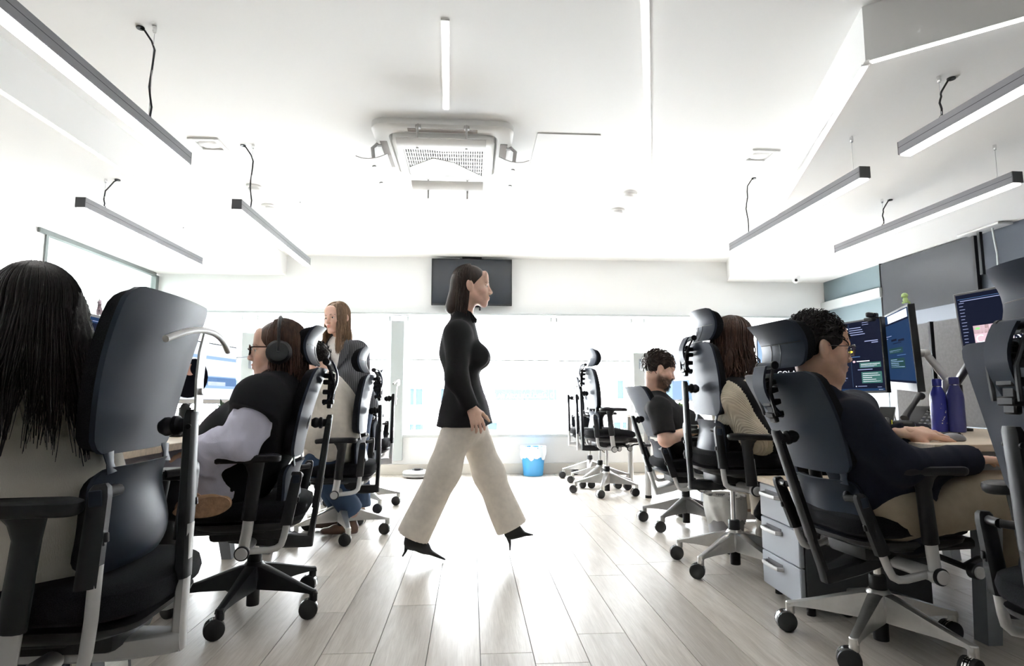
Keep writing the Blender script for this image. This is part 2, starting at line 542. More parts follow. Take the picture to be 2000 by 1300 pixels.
# outside: a pale building across the street
FCY = 18.0
b0 = thing('building', 'pale building across the street seen through the long window', 'building', (1.5, FCY, -6))
PALE = mat('pale_facade_render', (.80, .82, .83), .7)
PANE_B = mat('blue_tinted_panes', (.018, .026, .033), .5, spec=0.0)
SIGNB = mat('sign_band_blue', (.020, .026, .029), .5, spec=0.0)
o = MB().box((0, 1.0, 5), (40, 2.0, 22)).build('wall', PALE, b0, 0)
def fwin(px0, py0, px1, py1, nm='window'):
    a, b = at(px0, py0, FCY), at(px1, py1, FCY)
    m_ = MB(); w, h = b.x - a.x, a.z - b.z
    cx, cz = (a.x + b.x) / 2 - 1.5, (a.z + b.z) / 2 + 6
    f = .05
    m_.box((cx, -.03, cz + h / 2), (w + .1, .08, f)); m_.box((cx, -.03, cz - h / 2), (w + .1, .08, f))
    m_.box((cx - w / 2, -.03, cz), (f, .08, h)); m_.box((cx + w / 2, -.03, cz), (f, .08, h)); m_.box((cx, -.03, cz), (f, .08, h))
    o = m_.build(nm, PALE, b0, 0)
    MB().box((cx, -.012, cz), (w, .03, h)).build('pane', PANE_B, o, 0)
for q in [(794, 757, 827, 792), (792, 826, 828, 846), (860, 757, 882, 800), (941, 762, 950, 784), (930, 823, 972, 846), (1203, 741, 1234, 780), (1196, 822, 1230, 842), (700, 755, 752, 795), (400, 740, 470, 790), (520, 745, 600, 795), (1290, 735, 1340, 785), (1400, 730, 1480, 785)]:
    fwin(*q)
a, b = at(966, 760, FCY), at(1086, 781, FCY)
sg = MB().box(((a.x + b.x) / 2 - 1.5, -.06, (a.z + b.z) / 2 + 6), (b.x - a.x, .12, a.z - b.z)).build('sign_board', SIGNB, b0, 0)
def text(body, size, loc, parent, m, rot=(PI / 2, 0, 0), ext=.002, name='lettering', align='LEFT', sx=1.0):
    cu = bpy.data.curves.new(name, 'FONT')
    cu.body = body; cu.size = size; cu.extrude = ext; cu.align_x = align; cu.resolution_u = 2
    tmp = bpy.data.objects.new(name, cu); COL.objects.link(tmp)
    dg = bpy.context.evaluated_depsgraph_get()
    me = bpy.data.meshes.new_from_object(tmp.evaluated_get(dg))
    bpy.data.objects.remove(tmp)
    me.materials.clear(); me.materials.append(m)
    o = link(name, me, parent, loc, rot)
    o.scale = (sx, 1, 1)
    return o
SIGNW = mat('sign_white', (.9, .9, .9), .5)
text('LAB ARQUEOLOGÍA  Ü', .19, (a.x - 1.5 + .0, -.13, b.z + 6.06), sg, SIGNW, sx=.92)
struct('road', MB().box((0, 14, -6.1), (60, 12, .2)), mat('pale_paving', (.85, .85, .85), .8))

# right wall: big glossy board, rail bracket; two detectors etc on the ceiling
t = thing('wall_board', 'large dark glossy glass board on the right wall', 'board', (XR - .03, 5.5, 2.08))
MB().box((0, 0, 0), (.03, 1.21, .58), bev=.003).build('panel', mat('smoked_glass_board', (.05, .053, .058), .14, spec=.4), t, 0)
MB().box((.0, .61, 0), (.04, .012, .6)).build('edge_trim', BLK, t, 0)
MB().box((.0, -.61, .0), (.04, .03, .6)).build('edge_trim', BLK, t, 0)
t = thing('ceiling_bracket', 'metal mounting bracket with cable at the top of the right wall', 'bracket', (XR - .09, 4.72, ZS))
MB().box((0, 0, -.012), (.14, .42, .018), bev=.003).build('plate', ALUW, t, 0)
MB().box((0, .05, -.2), (.03, .03, .4), bev=.003).build('post', BLK, t, 0)
MB().tube([(0, -.08, -.02), (.0, -.09, -.12), (.02, -.085, -.25), (.02, -.08, -.4)], .008, 8).build('cable', FRAMEG, t)

def ceiling_disc(px, py, z, r, label, h=.045):
    p = onz(px, py, z)
    t = thing('smoke_detector', label, 'detector', (p.x, p.y, z))
    MB().lathe([(r, 0), (r, -.012), (r * .9, -.018)], 24).build('base', WHITE, t)
    MB().lathe([(r * .75, -.018), (r * .72, -h * .8), (r * .5, -h)], 24).build('dome', WHITE, t)
ceiling_disc(497, 364, ZM, .065, 'white smoke detector by the left lamp cable, nearer of two')
ceiling_disc(527, 402, ZM, .075, 'white smoke detector beyond the left lamp cable, farther of two')
ceiling_disc(1229, 377, ZM, .065, 'white smoke detector near the long ceiling strip, nearer of two')
ceiling_disc(1205, 410, ZM, .07, 'white smoke detector near the long ceiling strip, farther of two')
def vent(px, py, label):
    p = onz(px, py, ZM)
    t = thing('ceiling_spotlight', label, 'ceiling light', (p.x, p.y, ZM))
    m_ = MB()
    for s in (-1, 1):
        m_.box((s * .085, 0, -.006), (.03, .2, .012), bev=.002); m_.box((0, s * .085, -.006), (.14, .03, .012), bev=.002)
    m_.build('frame', WHITE, t, 0)
    MB().lathe([(.066, -.003), (.05, -.010), (.03, -.012)], 20).build('lens', mat('frosted_lens', (.8, .8, .8), .25), t)
vent(408, 281, 'square recessed spotlight in the ceiling left of the air conditioner')
vent(1484, 303, 'square recessed spotlight in the ceiling beside the right soffit')
p = onz(1113, 295, ZM)
t = tag(MB().box((0, 0, 0), (.42, .55, .006), bev=.002).build('access_hatch', CEIL, None, 0, (p.x - .05, p.y, ZM - .004)), 'flush white access hatch in the ceiling right of the air conditioner', 'hatch')
p = onz(1551, 543, ZS)
t = thing('security_camera', 'small white dome camera under the right soffit by the far wall', 'camera', (p.x - .05, p.y - .12, ZS))
MB().lathe([(.05, 0), (.05, -.025), (.04, -.03)], 20).build('mount', WHITE, t)
MB().sphere((0, 0, -.05), .038, 16).build('housing', WHITE, t)
MB().sphere((-.012, -.028, -.056), .018, 12).build('lens', BLKG, t)

# pendant lamps
def pendant(x, y0, y1, label, cords):
    t = thing('pendant_lamp', label, 'lamp', (x, (y0 + y1) / 2, 2.12), 0, 'linear pendant lamps')
    L = y1 - y0
    MB().box((0, 0, .02), (.062, L, .066), bev=.002).build('housing', LAMPG, t, 0)
    MB().box((0, 0, .022), (.0635, L - .002, .0022)).build('groove', BLK, t, 0)
    for s in (-1, 1):
        MB().box((0, s * (L / 2 + .002), .02), (.0615, .005, .065)).build('end_cap', mat('lamp_end_cap', (.05, .05, .055), .5), t, 0)
    MB().box((0, 0, -.016), (.054, L - .01, .012), bev=.003).build('diffuser', LEDM, t, 0)
    for (yc, zt, cable, sl) in cords:
        yy = yc - (y0 + y1) / 2
        zt = zt - 2.12
        m_ = MB(); m_.tube([(0, yy, .053), (0, yy, zt)], .0016, 5); m_.build('wire', ALUW, t)
        m_ = MB(); m_.lathe([(.009, zt), (.009, zt - .02), (.006, zt - .03)], 10, Matrix.Translation((0, yy, 0))); m_.lathe([(.008, .053), (.006, .07)], 10, Matrix.Translation((0, yy, 0))); m_.build('wire_grip', CHROME, t)
        if cable:
            m_ = MB()
            H_ = zt - .055
            pts = [(sl * .07, yy + .01, zt - .003), (sl * .05, yy + .008, zt - .015), (sl * .012, yy + .004, zt - .07)]
            for q in range(1, 9):
                pts.append((.016 * H_ * math.sin(q * 1.1), yy + .012 * H_ * math.cos(q * 1.7), zt - .07 - (H_ - .09) * q / 8))
            pts.append((.0, yy + .03, .056))
            m_.tube(pts, .0045, 7)
            m_.lathe([(.018, zt), (.018, zt - .006)], 12, Matrix.Translation((sl * .07, yy + .01, 0)))
            m_.build('power_cable', BLK, t)
    return t
pendant(-1.48, .9, 3.03, 'grey linear lamp hanging at upper left, nearest on that side', [(2.68, ZM, 1, -1), (1.2, ZM, 0, 1)])
pendant(-1.50, 3.76, 5.38, 'grey linear lamp hanging between the near left lamp and the windows', [(3.98, ZM, 1, -1), (5.1, ZM, 0, 1)])
pendant(-2.47, 3.79, 5.42, 'grey linear lamp hanging under the left soffit', [(4.02, ZS, 1, 1), (5.1, ZS, 0, 1)])
pendant(2.14, 2.97, 4.60, 'grey linear lamp hanging over the middle of the right desks', [(3.06, ZS, 0, 1), (4.33, ZM, 1, 1)])
pendant(2.13, 1.0, 2.66, 'grey linear lamp hanging nearest the camera over the right desks', [(2.42, ZS, 1, 1), (1.3, ZS, 0, 1)])
pendant(3.04, 2.98, 4.60, 'grey linear lamp hanging closest to the right wall', [(3.1, ZS, 0, 1), (4.05, ZS, 1, 1)])

# ceiling air conditioner
t = thing('air_conditioner', 'white ceiling cassette air conditioner with four hanging air deflectors', 'air conditioner', (-.19, 3.96, ZM))
def rrect(w, d, r, n=5):
    pts = []
    for (sx, sy, a0) in ((1, 1, 0), (-1, 1, 90), (-1, -1, 180), (1, -1, 270)):
        for k in range(n + 1):
            a = math.radians(a0 + 90 * k / n)
            pts.append((sx * (w / 2 - r) + r * math.cos(a), sy * (d / 2 - r) + r * math.sin(a)))
    return pts
def ring(mb, w, d, r, z): return [Vector((p[0], p[1], z)) for p in rrect(w, d, r)]
ACW = mat('white_ac_plastic', (.82, .82, .80), .4)
m_ = MB(); m_.loft([ring(m_, .90, .90, .10, 0), ring(m_, .90, .90, .10, -.035), ring(m_, .86, .86, .10, -.05), ring(m_, .70, .70, .07, -.05), ring(m_, .68, .68, .07, -.02)], caps=False)
m_.build('surround', ACW, t, 50)
m_ = MB(); m_.loft([ring(m_, .66, .70, .08, -.015), ring(m_, .66, .70, .08, -.075), ring(m_, .62, .66, .07, -.09), ring(m_, .54, .54, .03, -.09), ring(m_, .53, .53, .03, -.08)], caps=False)
m_.build('panel', ACW, t, 50)
MB().box((0, 0, -.06), (.54, .54, .01)).build('grille_backing', mat('ac_grille_dark', (.02, .025, .035), .6), t, 0)
m_ = MB()
for k in range(34):
    m_.box((-.26 + k * .0158, 0, -.082), (.0085, .53, .008))
for k in range(9):
    m_.box((0, -.26 + k * .065, -.082), (.53, .012, .009))
o = m_.build('grille', ACW, t, 0); o['kind'] = 'stuff'
prism(MB(), [(-.26, .26), (.26, .262), (.06, .02), (-.08, -.05), (-.26, .12)], -.09, -.083).build('grille_blank', ACW, t, 0)
prism(MB(), [(-.26, -.265), (.26, -.265), (.26, -.19), (-.0, -.17), (-.1, -.19)], -.09, -.083).build('grille_blank', ACW, t, 0)
for k in range(4):
    R = RZ(k * PI / 2)
    MB().box(R @ Vector((0, -.395, -.045)), (.44 if k % 2 == 0 else .05, .05 if k % 2 == 0 else .44, .014), bev=.003).build('outlet_slot', mat('ac_outlet', (.25, .22, .20), .6), t, 0)
    gf = []; gb = []
    for j in range(6):
        for i in range(9):
            u = -.27 + .54 * i / 8; v = j / 5
            p = Vector((u, -.36 - .20 * v, (-.16 if k != 2 else -.10) - .07 * math.sin(v * 1.5) + .05 * v * v))
            gf.append(R @ p); gb.append(R @ (p + Vector((0, .0, .006))))
    d = MB().slab(gf, gb, 9, 6)
    for i in range(9):
        pass
    o = d.build('air_deflector', mat('ac_deflector', (.58, .57, .55), .45), t, 60)
    for s in (-1, 1):
        m_ = MB(); m_.tube([R @ Vector((s * .15, -.43, -.03)), R @ Vector((s * .15, -.475, -.07)), R @ Vector((s * .15, -.46, -.2))], .008, 6, sq=1.6)
        m_.box(R @ Vector((s * .15, -.43, -.04)), (.035, .035, .03), bev=.004)
        m_.build('bracket', mat('ac_bracket', (.45, .44, .43), .45), o)

# television on the far wall
t = thing('television', 'dark wall-mounted television above the far window', 'television', (0.0, YF - .09, 2.31))
MB().box((0, .01, 0), (.98, .04, .575), bev=.004).build('casing', BLK, t, 0)
MB().box((0, -.012, .004), (.955, .004, .545)).build('screen', mat('tv_screen', (.012, .015, .02), .08, spec=.35), t, 0)
MB().box((0, -.012, -.283), (.03, .006, .008)).build('badge', ALUW, t, 0)
m_ = MB(); m_.box((0, .055, .31), (.24, .05, .02)); m_.box((0, .055, 0), (.3, .05, .6)); m_.build('wall_mount', BLK, t, 0)
for s in (-.12, .1):
    MB().box((s, .03, -.315), (.022, .02, .06)).build('bracket_foot', BLK, t, 0)
# ------------------------------------------------------------------ office chairs (built once, meshes shared)
CH = {}
def cached(key, fn, mats):
    k = (key, tuple(m.name for m in (mats if isinstance(mats, (list, tuple)) else [mats])))
    if k not in CH:
        CH[k] = fn().mesh(key, mats)
    return CH[k]

def rows(n):
    return [.5 - .5 * math.cos(PI * k / (n - 1)) for k in range(n)]

def pad_grids(wf, zf, yf, wrap, rc, nu=21, nv=17, inset=0.0, dy=0.0, bulge=0.0, puff=0.0):
    """grid on a rounded, wrapped pad surface; local chair axes x across, +y forward"""
    g = []
    H = zf(1) - zf(0)
    for v in rows(nv):
        z = zf(v)
        d = min(v, 1 - v) * H
        for u in [-math.cos(PI * k / (nu - 1)) for k in range(nu)]:
            w = wf(v) - inset
            c = 0.0
            if d < rc:
                c = rc - math.sqrt(max(0, rc * rc - (rc - d) ** 2))
            x = u * (w - c)
            y = yf(v) + wrap * (x / .2) ** 2 + dy + puff * (1 - u ** 4) * (1 - (2 * v - 1) ** 6) + bulge * (1 - u * u)
            zi = z + (inset * (1 - 2 * v))
            g.append(Vector((x, y, zi)))
    return g, nu, nv

UW = lambda v: .176 + .040 * math.sin(v * PI * .62)
UZ = lambda v: .665 + .385 * v
UY = lambda v: -.210 - .045 * v - .045 * v * v
_lw = np.polyfit([0, .3, .7, 1], [.182, .190, .166, .182], 3)
_ly = np.polyfit([0, .3, .65, 1], [-.185, -.213, -.203, -.222], 3)
LW = lambda v: float(np.polyval(_lw, v))
LZ = lambda v: .405 + .235 * v
LY = lambda v: float(np.polyval(_ly, v))
HW = lambda v: .128 + .012 * v
HZ = lambda v: 1.065 + .175 * v
HY = lambda v: -.268 + .026 * math.sin(PI * v) - .020 * v * v * v

def upper_shell():
    a, nu, nv = pad_grids(UW, UZ, UY, .020, .04)
    b, _, _ = pad_grids(UW, UZ, UY, .020, .04, dy=.012)
    return MB().slab(b, a, nu, nv)
def upper_pad():
    a, nu, nv = pad_grids(UW, UZ, UY, .020, .04, inset=.002, dy=.0125)
    b, _, _ = pad_grids(UW, UZ, UY, .020, .04, inset=.010, dy=.048, puff=.018)
    return MB().slab(b, a, nu, nv)
def lumbar_shell():
    a, nu, nv = pad_grids(LW, LZ, LY, .050, .05)
    b, _, _ = pad_grids(LW, LZ, LY, .050, .05, dy=.011)
    return MB().slab(b, a, nu, nv)
def lumbar_pad():
    a, nu, nv = pad_grids(LW, LZ, LY, .050, .05, inset=.002, dy=.0115)
    b, _, _ = pad_grids(LW, LZ, LY, .050, .05, inset=.010, dy=.036, puff=.014)
    return MB().slab(b, a, nu, nv)
def head_shell():
    a, nu, nv = pad_grids(HW, HZ, HY, .062, .022)
    b, _, _ = pad_grids(HW, HZ, HY, .062, .022, dy=.012)
    return MB().slab(b, a, nu, nv)
def head_pad():
    a, nu, nv = pad_grids(HW, HZ, HY, .062, .022, inset=.003, dy=.0125)
    b, _, _ = pad_grids(HW, HZ, HY, .062, .0225, inset=.012, dy=.058, puff=.02)
    return MB().slab(b, a, nu, nv)
def head_seam():
    m_ = MB()
    # the grooves of the shell: one across, two down from it
    def pt(x, v): return Vector((x, HY(v) + .062 * (x / .2) ** 2 - .0006, HZ(v)))
    m_.tube([pt(x / 100, .5) for x in range(-12, 13)], .0016, 5)
    for s in (-.028, .028):
        m_.tube([pt(s, .5 - .48 * k / 6) for k in range(7)], .0016, 5)
    return m_
def head_bracket():
    m_ = MB()
    f, b = [], []
    for j in range(12):
        v = j / 11
        z = 1.085 - .20 * v
        y = -.292 - .055 * math.sin(PI * (.18 + .82 * v)) - .006
        for i in range(7):
            u = -1 + i / 3
            x = u * (.036 - .006 * v + (.0 if v < .9 else -.012 * (v - .9) * 10 * abs(u)))
            f.append(Vector((x, y, z))); b.append(Vector((x, y + .009, z)))
    m_.slab(b, f, 7, 12)
    m_.tube([(-.045, -.298, 1.082), (.045, -.298, 1.082)], .014, 12)
    return m_
def head_block():
    m_ = MB()
    for z in (.90, .945, .99, 1.02):
        m_.box((0, -.312, z), (.05, .05, .022), bev=.004)
    m_.box((0, -.318, .955), (.036, .02, .17), bev=.004)
    for s in (-1, 1):
        m_.disc((s * .047, -.298, 1.082), (1, 0, 0), .016, .012)
        m_.tube([(s * .04, -.298, 1.08), (s * .041, -.318, 1.04), (s * .04, -.338, .98), (s * .037, -.33, .90)], .006, 6)
    return m_
def upright(lo=.27):
    m_ = MB()
    rings = []
    for (y, z, w, d) in ((-.262, .262, .022, .026), (-.27, .33, .02, .022), (-.300, .56, .019, .019)):
        rings.append([Vector((sx * w, y + sy * d * .6, z)) for sx, sy in ((-1, -.6), (-.6, -1), (.6, -1), (1, -.6), (1, .6), (.6, 1), (-.6, 1), (-1, .6))])
    m_.loft(rings, 0)
    return m_
def upright_sleeve():
    m_ = MB()
    rings = []
    for (y, z, w, d) in ((-.281, .43, .024, .026), (-.322, .83, .023, .022), (-.324, .842, .019, .017)):
        rings.append([Vector((sx * w, y + sy * d * .6, z)) for sx, sy in ((-1, -.6), (-.6, -1), (.6, -1), (1, -.6), (1, .6), (.6, 1), (-.6, 1), (-1, .6))])
    m_.loft(rings, 0)
    M = Matrix.Translation((0, -.316, .805)) @ RX(-PI / 2).to_4x4()
    m_.lathe([(.018, 0), (.018, .02), (.026, .026), (.026, .036), (.020, .04), (.024, .05), (.024, .058), (.015, .072)], 18, M)
    for s in (-1, 1):
        m_.disc((s * .0235, -.322, .80), (1, 0, 0), .007, .006)
    return m_
def spine():
    m_ = MB()
    rings = []
    for (y, z, w, h) in ((.06, .325, .075, .055), (-.06, .31, .07, .06), (-.15, .292, .05, .052), (-.24, .285, .028, .05), (-.275, .285, .022, .048)):
        rings.append([Vector((sx * w, y, z + sz * h / 2)) for sx, sz in ((-1, -.7), (-.8, -1), (.8, -1), (1, -.7), (1, .7), (.8, 1), (-.8, 1), (-1, .7))])
    return m_.loft(rings, 0)
def mech():
    m_ = MB()
    m_.box((0, .02, .345), (.20, .30, .07), bev=.02, seg=2)
    m_.box((0, .10, .375), (.34, .34, .04), bev=.012)
    rings = []
    for z, w, d in ((.40, .20, .22), (.385, .195, .215), (.365, .17, .17)):
        rings.append([Vector((p[0], p[1] + .015, z)) for p in rrect(2 * w, 2 * d, .08)])
    m_.loft(rings, 0)
    return m_
def seat_cushion():
    rings = []
    def rg(w, d, r, z, dy=0.0, droop=0.0):
        out = []
        for p in rrect(w, d, r, 6):
            f = max(0, p[1] / (d / 2))
            bk = max(0, -p[1] / (d / 2))
            out.append(Vector((p[0], p[1] + .015 + dy, z - droop * f ** 3 + .012 * bk ** 3 + .012 * (abs(p[0]) / (w / 2)) ** 3)))
        return out
    rings = [rg(.40, .43, .10, .40), rg(.435, .475, .12, .412), rg(.45, .49, .13, .437, droop=.006), rg(.44, .48, .13, .46, droop=.014), rg(.41, .44, .13, .473, droop=.018), rg(.34, .33, .12, .478, droop=.016), rg(.15, .15, .07, .477, droop=.008)]
    return MB().loft(rings, 0)
def rod(s):
    m_ = MB()
    m_.tube([(s * .245, -.02, .305), (s * .238, -.06, .304), (s * .232, -.115, .304), (s * .230, -.14, .309), (s * .228, -.158, .323), (s * .227, -.166, .35), (s * .225, -.178, .42), (s * .224, -.192, .53)], .0135, 10)
    return m_
def rod_sleeve(s):
    m_ = MB()
    rings = []
    for (y, z, w, d) in ((-.172, .40, .017, .023), (-.203, .585, .015, .021), (-.206, .605, .014, .018), (-.207, .613, .010, .012)):
        rings.append([Vector((s * .224 + sx * w, y + sy * d, z)) for sx, sy in ((-1, -.6), (-.6, -1), (.6, -1), (1, -.6), (1, .6), (.6, 1), (-.6, 1), (-1, .6))])
    m_.loft(rings, 0)
    m_.box((s * .224, -.204, .51), (.014, .014, .055), bev=.003)
    m_.box((s * .224, -.212, .50), (.010, .012, .02), bev=.002)
    m_.tube([(s * .215, -.204, .592), (s * .165, -.212, .592)], .0125, 10)
    m_.tube([(s * .165, -.212, .592), (s * .128, -.178, .592)], .011, 10)
    return m_
def pin(s):
    return MB().box((s * .2405, -.203, .585), (.004, .028, .034), bev=.002)
def arm_joint(s):
    m_ = MB()
    m_.tube([(s * .09, 0, .305), (s * .245, 0, .305)], [.022, .024], 14)
    m_.disc((s * .262, 0, .305), (1, 0, 0), .027, .036)
    return m_
def arm_knob(s):
    m_ = MB()
    m_.disc((s * .284, 0, .305), (1, 0, 0), .023, .012)
    return m_
def arm_ring(s):
    return MB().disc((s * .278, 0, .305), (1, 0, 0), .0285, .012)
def arm_col(s):
    return MB().tube([(s * .258, 0, .31), (s * .262, -.012, .38), (s * .265, -.02, .46)], .017, 12, sq=1.25, side=(0, 1, 0))
def arm_sleeve(s):
    return MB().tube([(s * .264, -.017, .43), (s * .268, -.03, .55), (s * .270, -.036, .61), (s * .270, -.034, .645), (s * .270, -.028, .668)], [.021, .020, .020, .026, .034], 12, sq=1.35, side=(0, 1, 0))
def arm_pad(s):
    rings = []
    for (z, k) in ((.662, .80), (.668, .95), (.679, 1.0), (.688, .96), (.692, .8)):
        rings.append([Vector((s * .265 + p[0] * k, .0 + p[1] * (k * .3 + .7) + .0, z - .010 * max(0, p[1] / .13) ** 2 - .006 * max(0, -p[1] / .13) ** 2)) for p in rrect(.092, .262, .04, 6)])
    return MB().loft(rings, 0)
def lever():
    m_ = MB()
    m_.tube([(.10, .13, .335), (.245, .15, .315)], .011, 8)
    m_.disc((.262, .15, .312), (1, 0, 0), .025, .03)
    m_.tube([(.22, .15, .315), (.235, .20, .345), (.24, .26, .35)], .008, 8, sq=2.0, side=(1, 0, 0))
    return m_
def lever_cap():
    return MB().disc((.28, .15, .312), (1, 0, 0), .02, .008)
def column():
    m_ = MB()
    m_.lathe([(.014, .04), (.014, .345)], 14)
    return m_
def sleeve():
    m_ = MB()
    m_.lathe([(.026, .022), (.0265, .03), (.0265, .19), (.030, .195), (.030, .25), (.026, .255)], 18)
    return m_
def hub():
    return MB().lathe([(.034, .10), (.052, .105), (.055, .15), (.045, .19), (.034, .205)], 20)
def leg_arm():
    m_ = MB()
    rings = []
    for (y, zt, zb, w) in ((.02, .198, .10, .032), (.06, .190, .098, .030), (.13, .168, .100, .026), (.21, .142, .102, .021), (.29, .118, .100, .018), (.315, .112, .092, .0175)):
        rings.append([Vector((sx * w * (1.0 if sz < 0 else .8), y, (zt if sz > 0 else zb) + (-.004 if abs(sx) == 1 and sz > 0 else 0))) for sx, sz in ((-1, -1), (-.5, -1), (.5, -1), (1, -1), (1, 1), (.4, 1), (-.4, 1), (-1, 1))])
    m_.loft(rings, 0)
    m_.lathe([(.0165, .068), (.0165, .108), (.013, .112)], 12, Matrix.Translation((0, .305, 0)))
    return m_
def caster():
    m_ = MB()
    for s in (-1, 1):
        M = Matrix.Translation((s * .0165, .018, .0385)) @ RY(PI / 2).to_4x4()
        m_.lathe([(.030, -.011), (.0372, -.007), (.0382, 0), (.0372, .007), (.030, .011)], 22, M, 0)
    M = Matrix.Translation((0, .018, .0385)) @ RY(PI / 2).to_4x4()
    m_.lathe([(.039, -.003), (.039, .003)], 22, M, 1)
    for s in (-1, 1):
        M = Matrix.Translation((s * .0085, .018, .0385)) @ RY(PI / 2).to_4x4()
        m_.lathe([(.0388, -.0015), (.0388, .0015)], 22, M, 1)
    m_.box((0, .004, .062), (.022, .03, .03), bev=.006, mi=0)
    m_.lathe([(.009, .055), (.009, .08)], 10, None, 0)
    return m_
def hook_bar():
    m_ = MB()
    rings = []
    for (y, z) in ((-.338, .75), (-.345, .83), (-.356, .90), (-.372, .955)):
        rings.append([Vector((sx * .02, y + sy * .003, z)) for sx, sy in ((-1, -1), (1, -1), (1, 1), (-1, 1))])
    m_.loft(rings, 0)
    m_.disc((0, -.349, .80), (0, 1, 0), .009, .008)
    return m_
def hook_arc():
    m_ = MB()
    m_.tube([(x / 100 * 1.0, -.374 + .00006 * x * x, .955 - .00010 * x * x) for x in range(-19, 20, 2)], .0085, 10)
    return m_

def place_part(parent, name, key, fn, mats, M=None):
    o = link(name, cached(key, fn, mats), parent)
    if M is not None:
        o.matrix_local = M
    return o

def office_chair(label, x, y, face, head=True, hook=False, base=None, post=None, recline=0.0, lift=0.0, spin=0.0, cush=None, sp=None, blift=0.0, alift=0.0, ptilt=0.0):
    """face: heading of the sitter in degrees (0 = +y)"""
    base = base or ALU
    post = post or BLK
    sp = sp or BLK
    cush = cush or FAB
    t = thing('office_chair', label, 'chair', (x, y, 0), math.radians(face), 'swivel chairs at the desks')
    L = Matrix.Translation((0, 0, lift))
    pv = Vector((0, -.02, .31))
    B = Matrix.Translation(Vector((0, 0, lift)) + pv) @ Matrix.Rotation(math.radians(recline), 4, 'X') @ Matrix.Translation(-pv)
    B0 = B @ Matrix.Translation((0, .02, 0))
    B = B @ Matrix.Translation((0, .036, 0))
    U = B @ Matrix.Translation((0, 0, blift))
    PT = U @ Matrix.Translation((0, -.26, .80)) @ Matrix.Rotation(math.radians(ptilt), 4, 'X') @ Matrix.Translation((0, .26, -.80))
    A_ = Matrix.Translation((0, 0, alift))
    place_part(t, 'hub', 'hub', hub, base)
    place_part(t, 'column_sleeve', 'column_sleeve', sleeve, BLK)
    place_part(t, 'gas_column', 'gas_column', column, CHROME, L)
    for k in range(5):
        a = spin + k * 72
        o = place_part(t, 'leg', 'leg', leg_arm, base, Matrix.Rotation(math.radians(a), 4, 'Z'))
        place_part(o, 'caster', 'caster', caster, (RUB, CHROME), Matrix.Translation((0, .305, 0)) @ Matrix.Rotation(math.radians(90 + ((k * 47 + spin * 3) % 60 - 30) - a - face), 4, 'Z'))
    place_part(t, 'mechanism', 'mechanism', mech, BLK, L)
    place_part(t, 'seat', 'seat', seat_cushion, FAB, L)
    place_part(t, 'spine', 'spine', spine, sp, B)
    o = place_part(t, 'upright', 'upright', upright, post, B)
    place_part(o, 'sleeve', 'sleeve', upright_sleeve, BLK)
    o = place_part(t, 'upper_back', 'upper_back', upper_pad, cush, PT)
    place_part(o, 'shell', 'upper_shell', upper_shell, SHELL)
    o = place_part(t, 'lumbar_pad', 'lumbar_pad', lumbar_pad, cush, U)
    place_part(o, 'shell', 'lumbar_shell', lumbar_shell, SHELL)
    def bridge(s):
        m_ = MB()
        if s:
            m_.tube([(s * .132, -.196, .628), (s * .134, -.194, .650), (s * .136, -.192, .676)], [.022, .015, .022], 10, sq=.22, side=(0, 1, 0))
        return m_
    for s in (-1, 1):
        place_part(t, 'back_link', 'back_link_%d' % s, lambda: bridge(s), SHELL, U)
        o = place_part(t, 'lumbar_rod', 'lumbar_rod_%d' % s, lambda: rod(s), ALUW, B0)
        place_part(o, 'sleeve', 'rod_sleeve_%d' % s, lambda: rod_sleeve(s), BLK, Matrix.Translation((0, 0, blift)))
        place_part(o, 'cap', 'rod_cap_%d' % s, lambda: pin(s), SHELL, Matrix.Translation((0, 0, blift)))
        o = place_part(t, 'armrest', 'arm_joint_%d' % s, lambda: arm_joint(s), ALUW, L)
        place_part(o, 'column', 'arm_column_%d' % s, lambda: arm_col(s), ALUW)
        place_part(o, 'sleeve', 'arm_sleeve_%d' % s, lambda: arm_sleeve(s), BLK, A_)
        place_part(o, 'arm_pad', 'arm_pad_%d' % s, lambda: arm_pad(s), BLK, A_)
        place_part(o, 'knob_ring', 'knob_ring_%d' % s, lambda: arm_ring(s), BLK)
        place_part(o, 'knob', 'knob_%d' % s, lambda: arm_knob(s), ALUW)
    o = place_part(t, 'tilt_lever', 'tilt_lever', lever, BLK, L)
    place_part(o, 'knob', 'lever_knob', lever_cap, ALUW)
    if head:
        D = U
        o = place_part(t, 'headrest', 'headrest', head_pad, cush, D)
        place_part(o, 'shell', 'head_shell', head_shell, SHELL)
        place_part(o, 'seam', 'head_seam', head_seam, BLK)
        o = place_part(t, 'headrest_bracket', 'headrest_bracket', head_bracket, SHELL, D)
        place_part(o, 'clip', 'head_clip', head_block, BLK)
    if hook:
        o = place_part(t, 'coat_hook', 'hook_bar', hook_bar, ALUW, U)
        place_part(o, 'arc', 'hook_arc', hook_arc, ALUW)
    return t

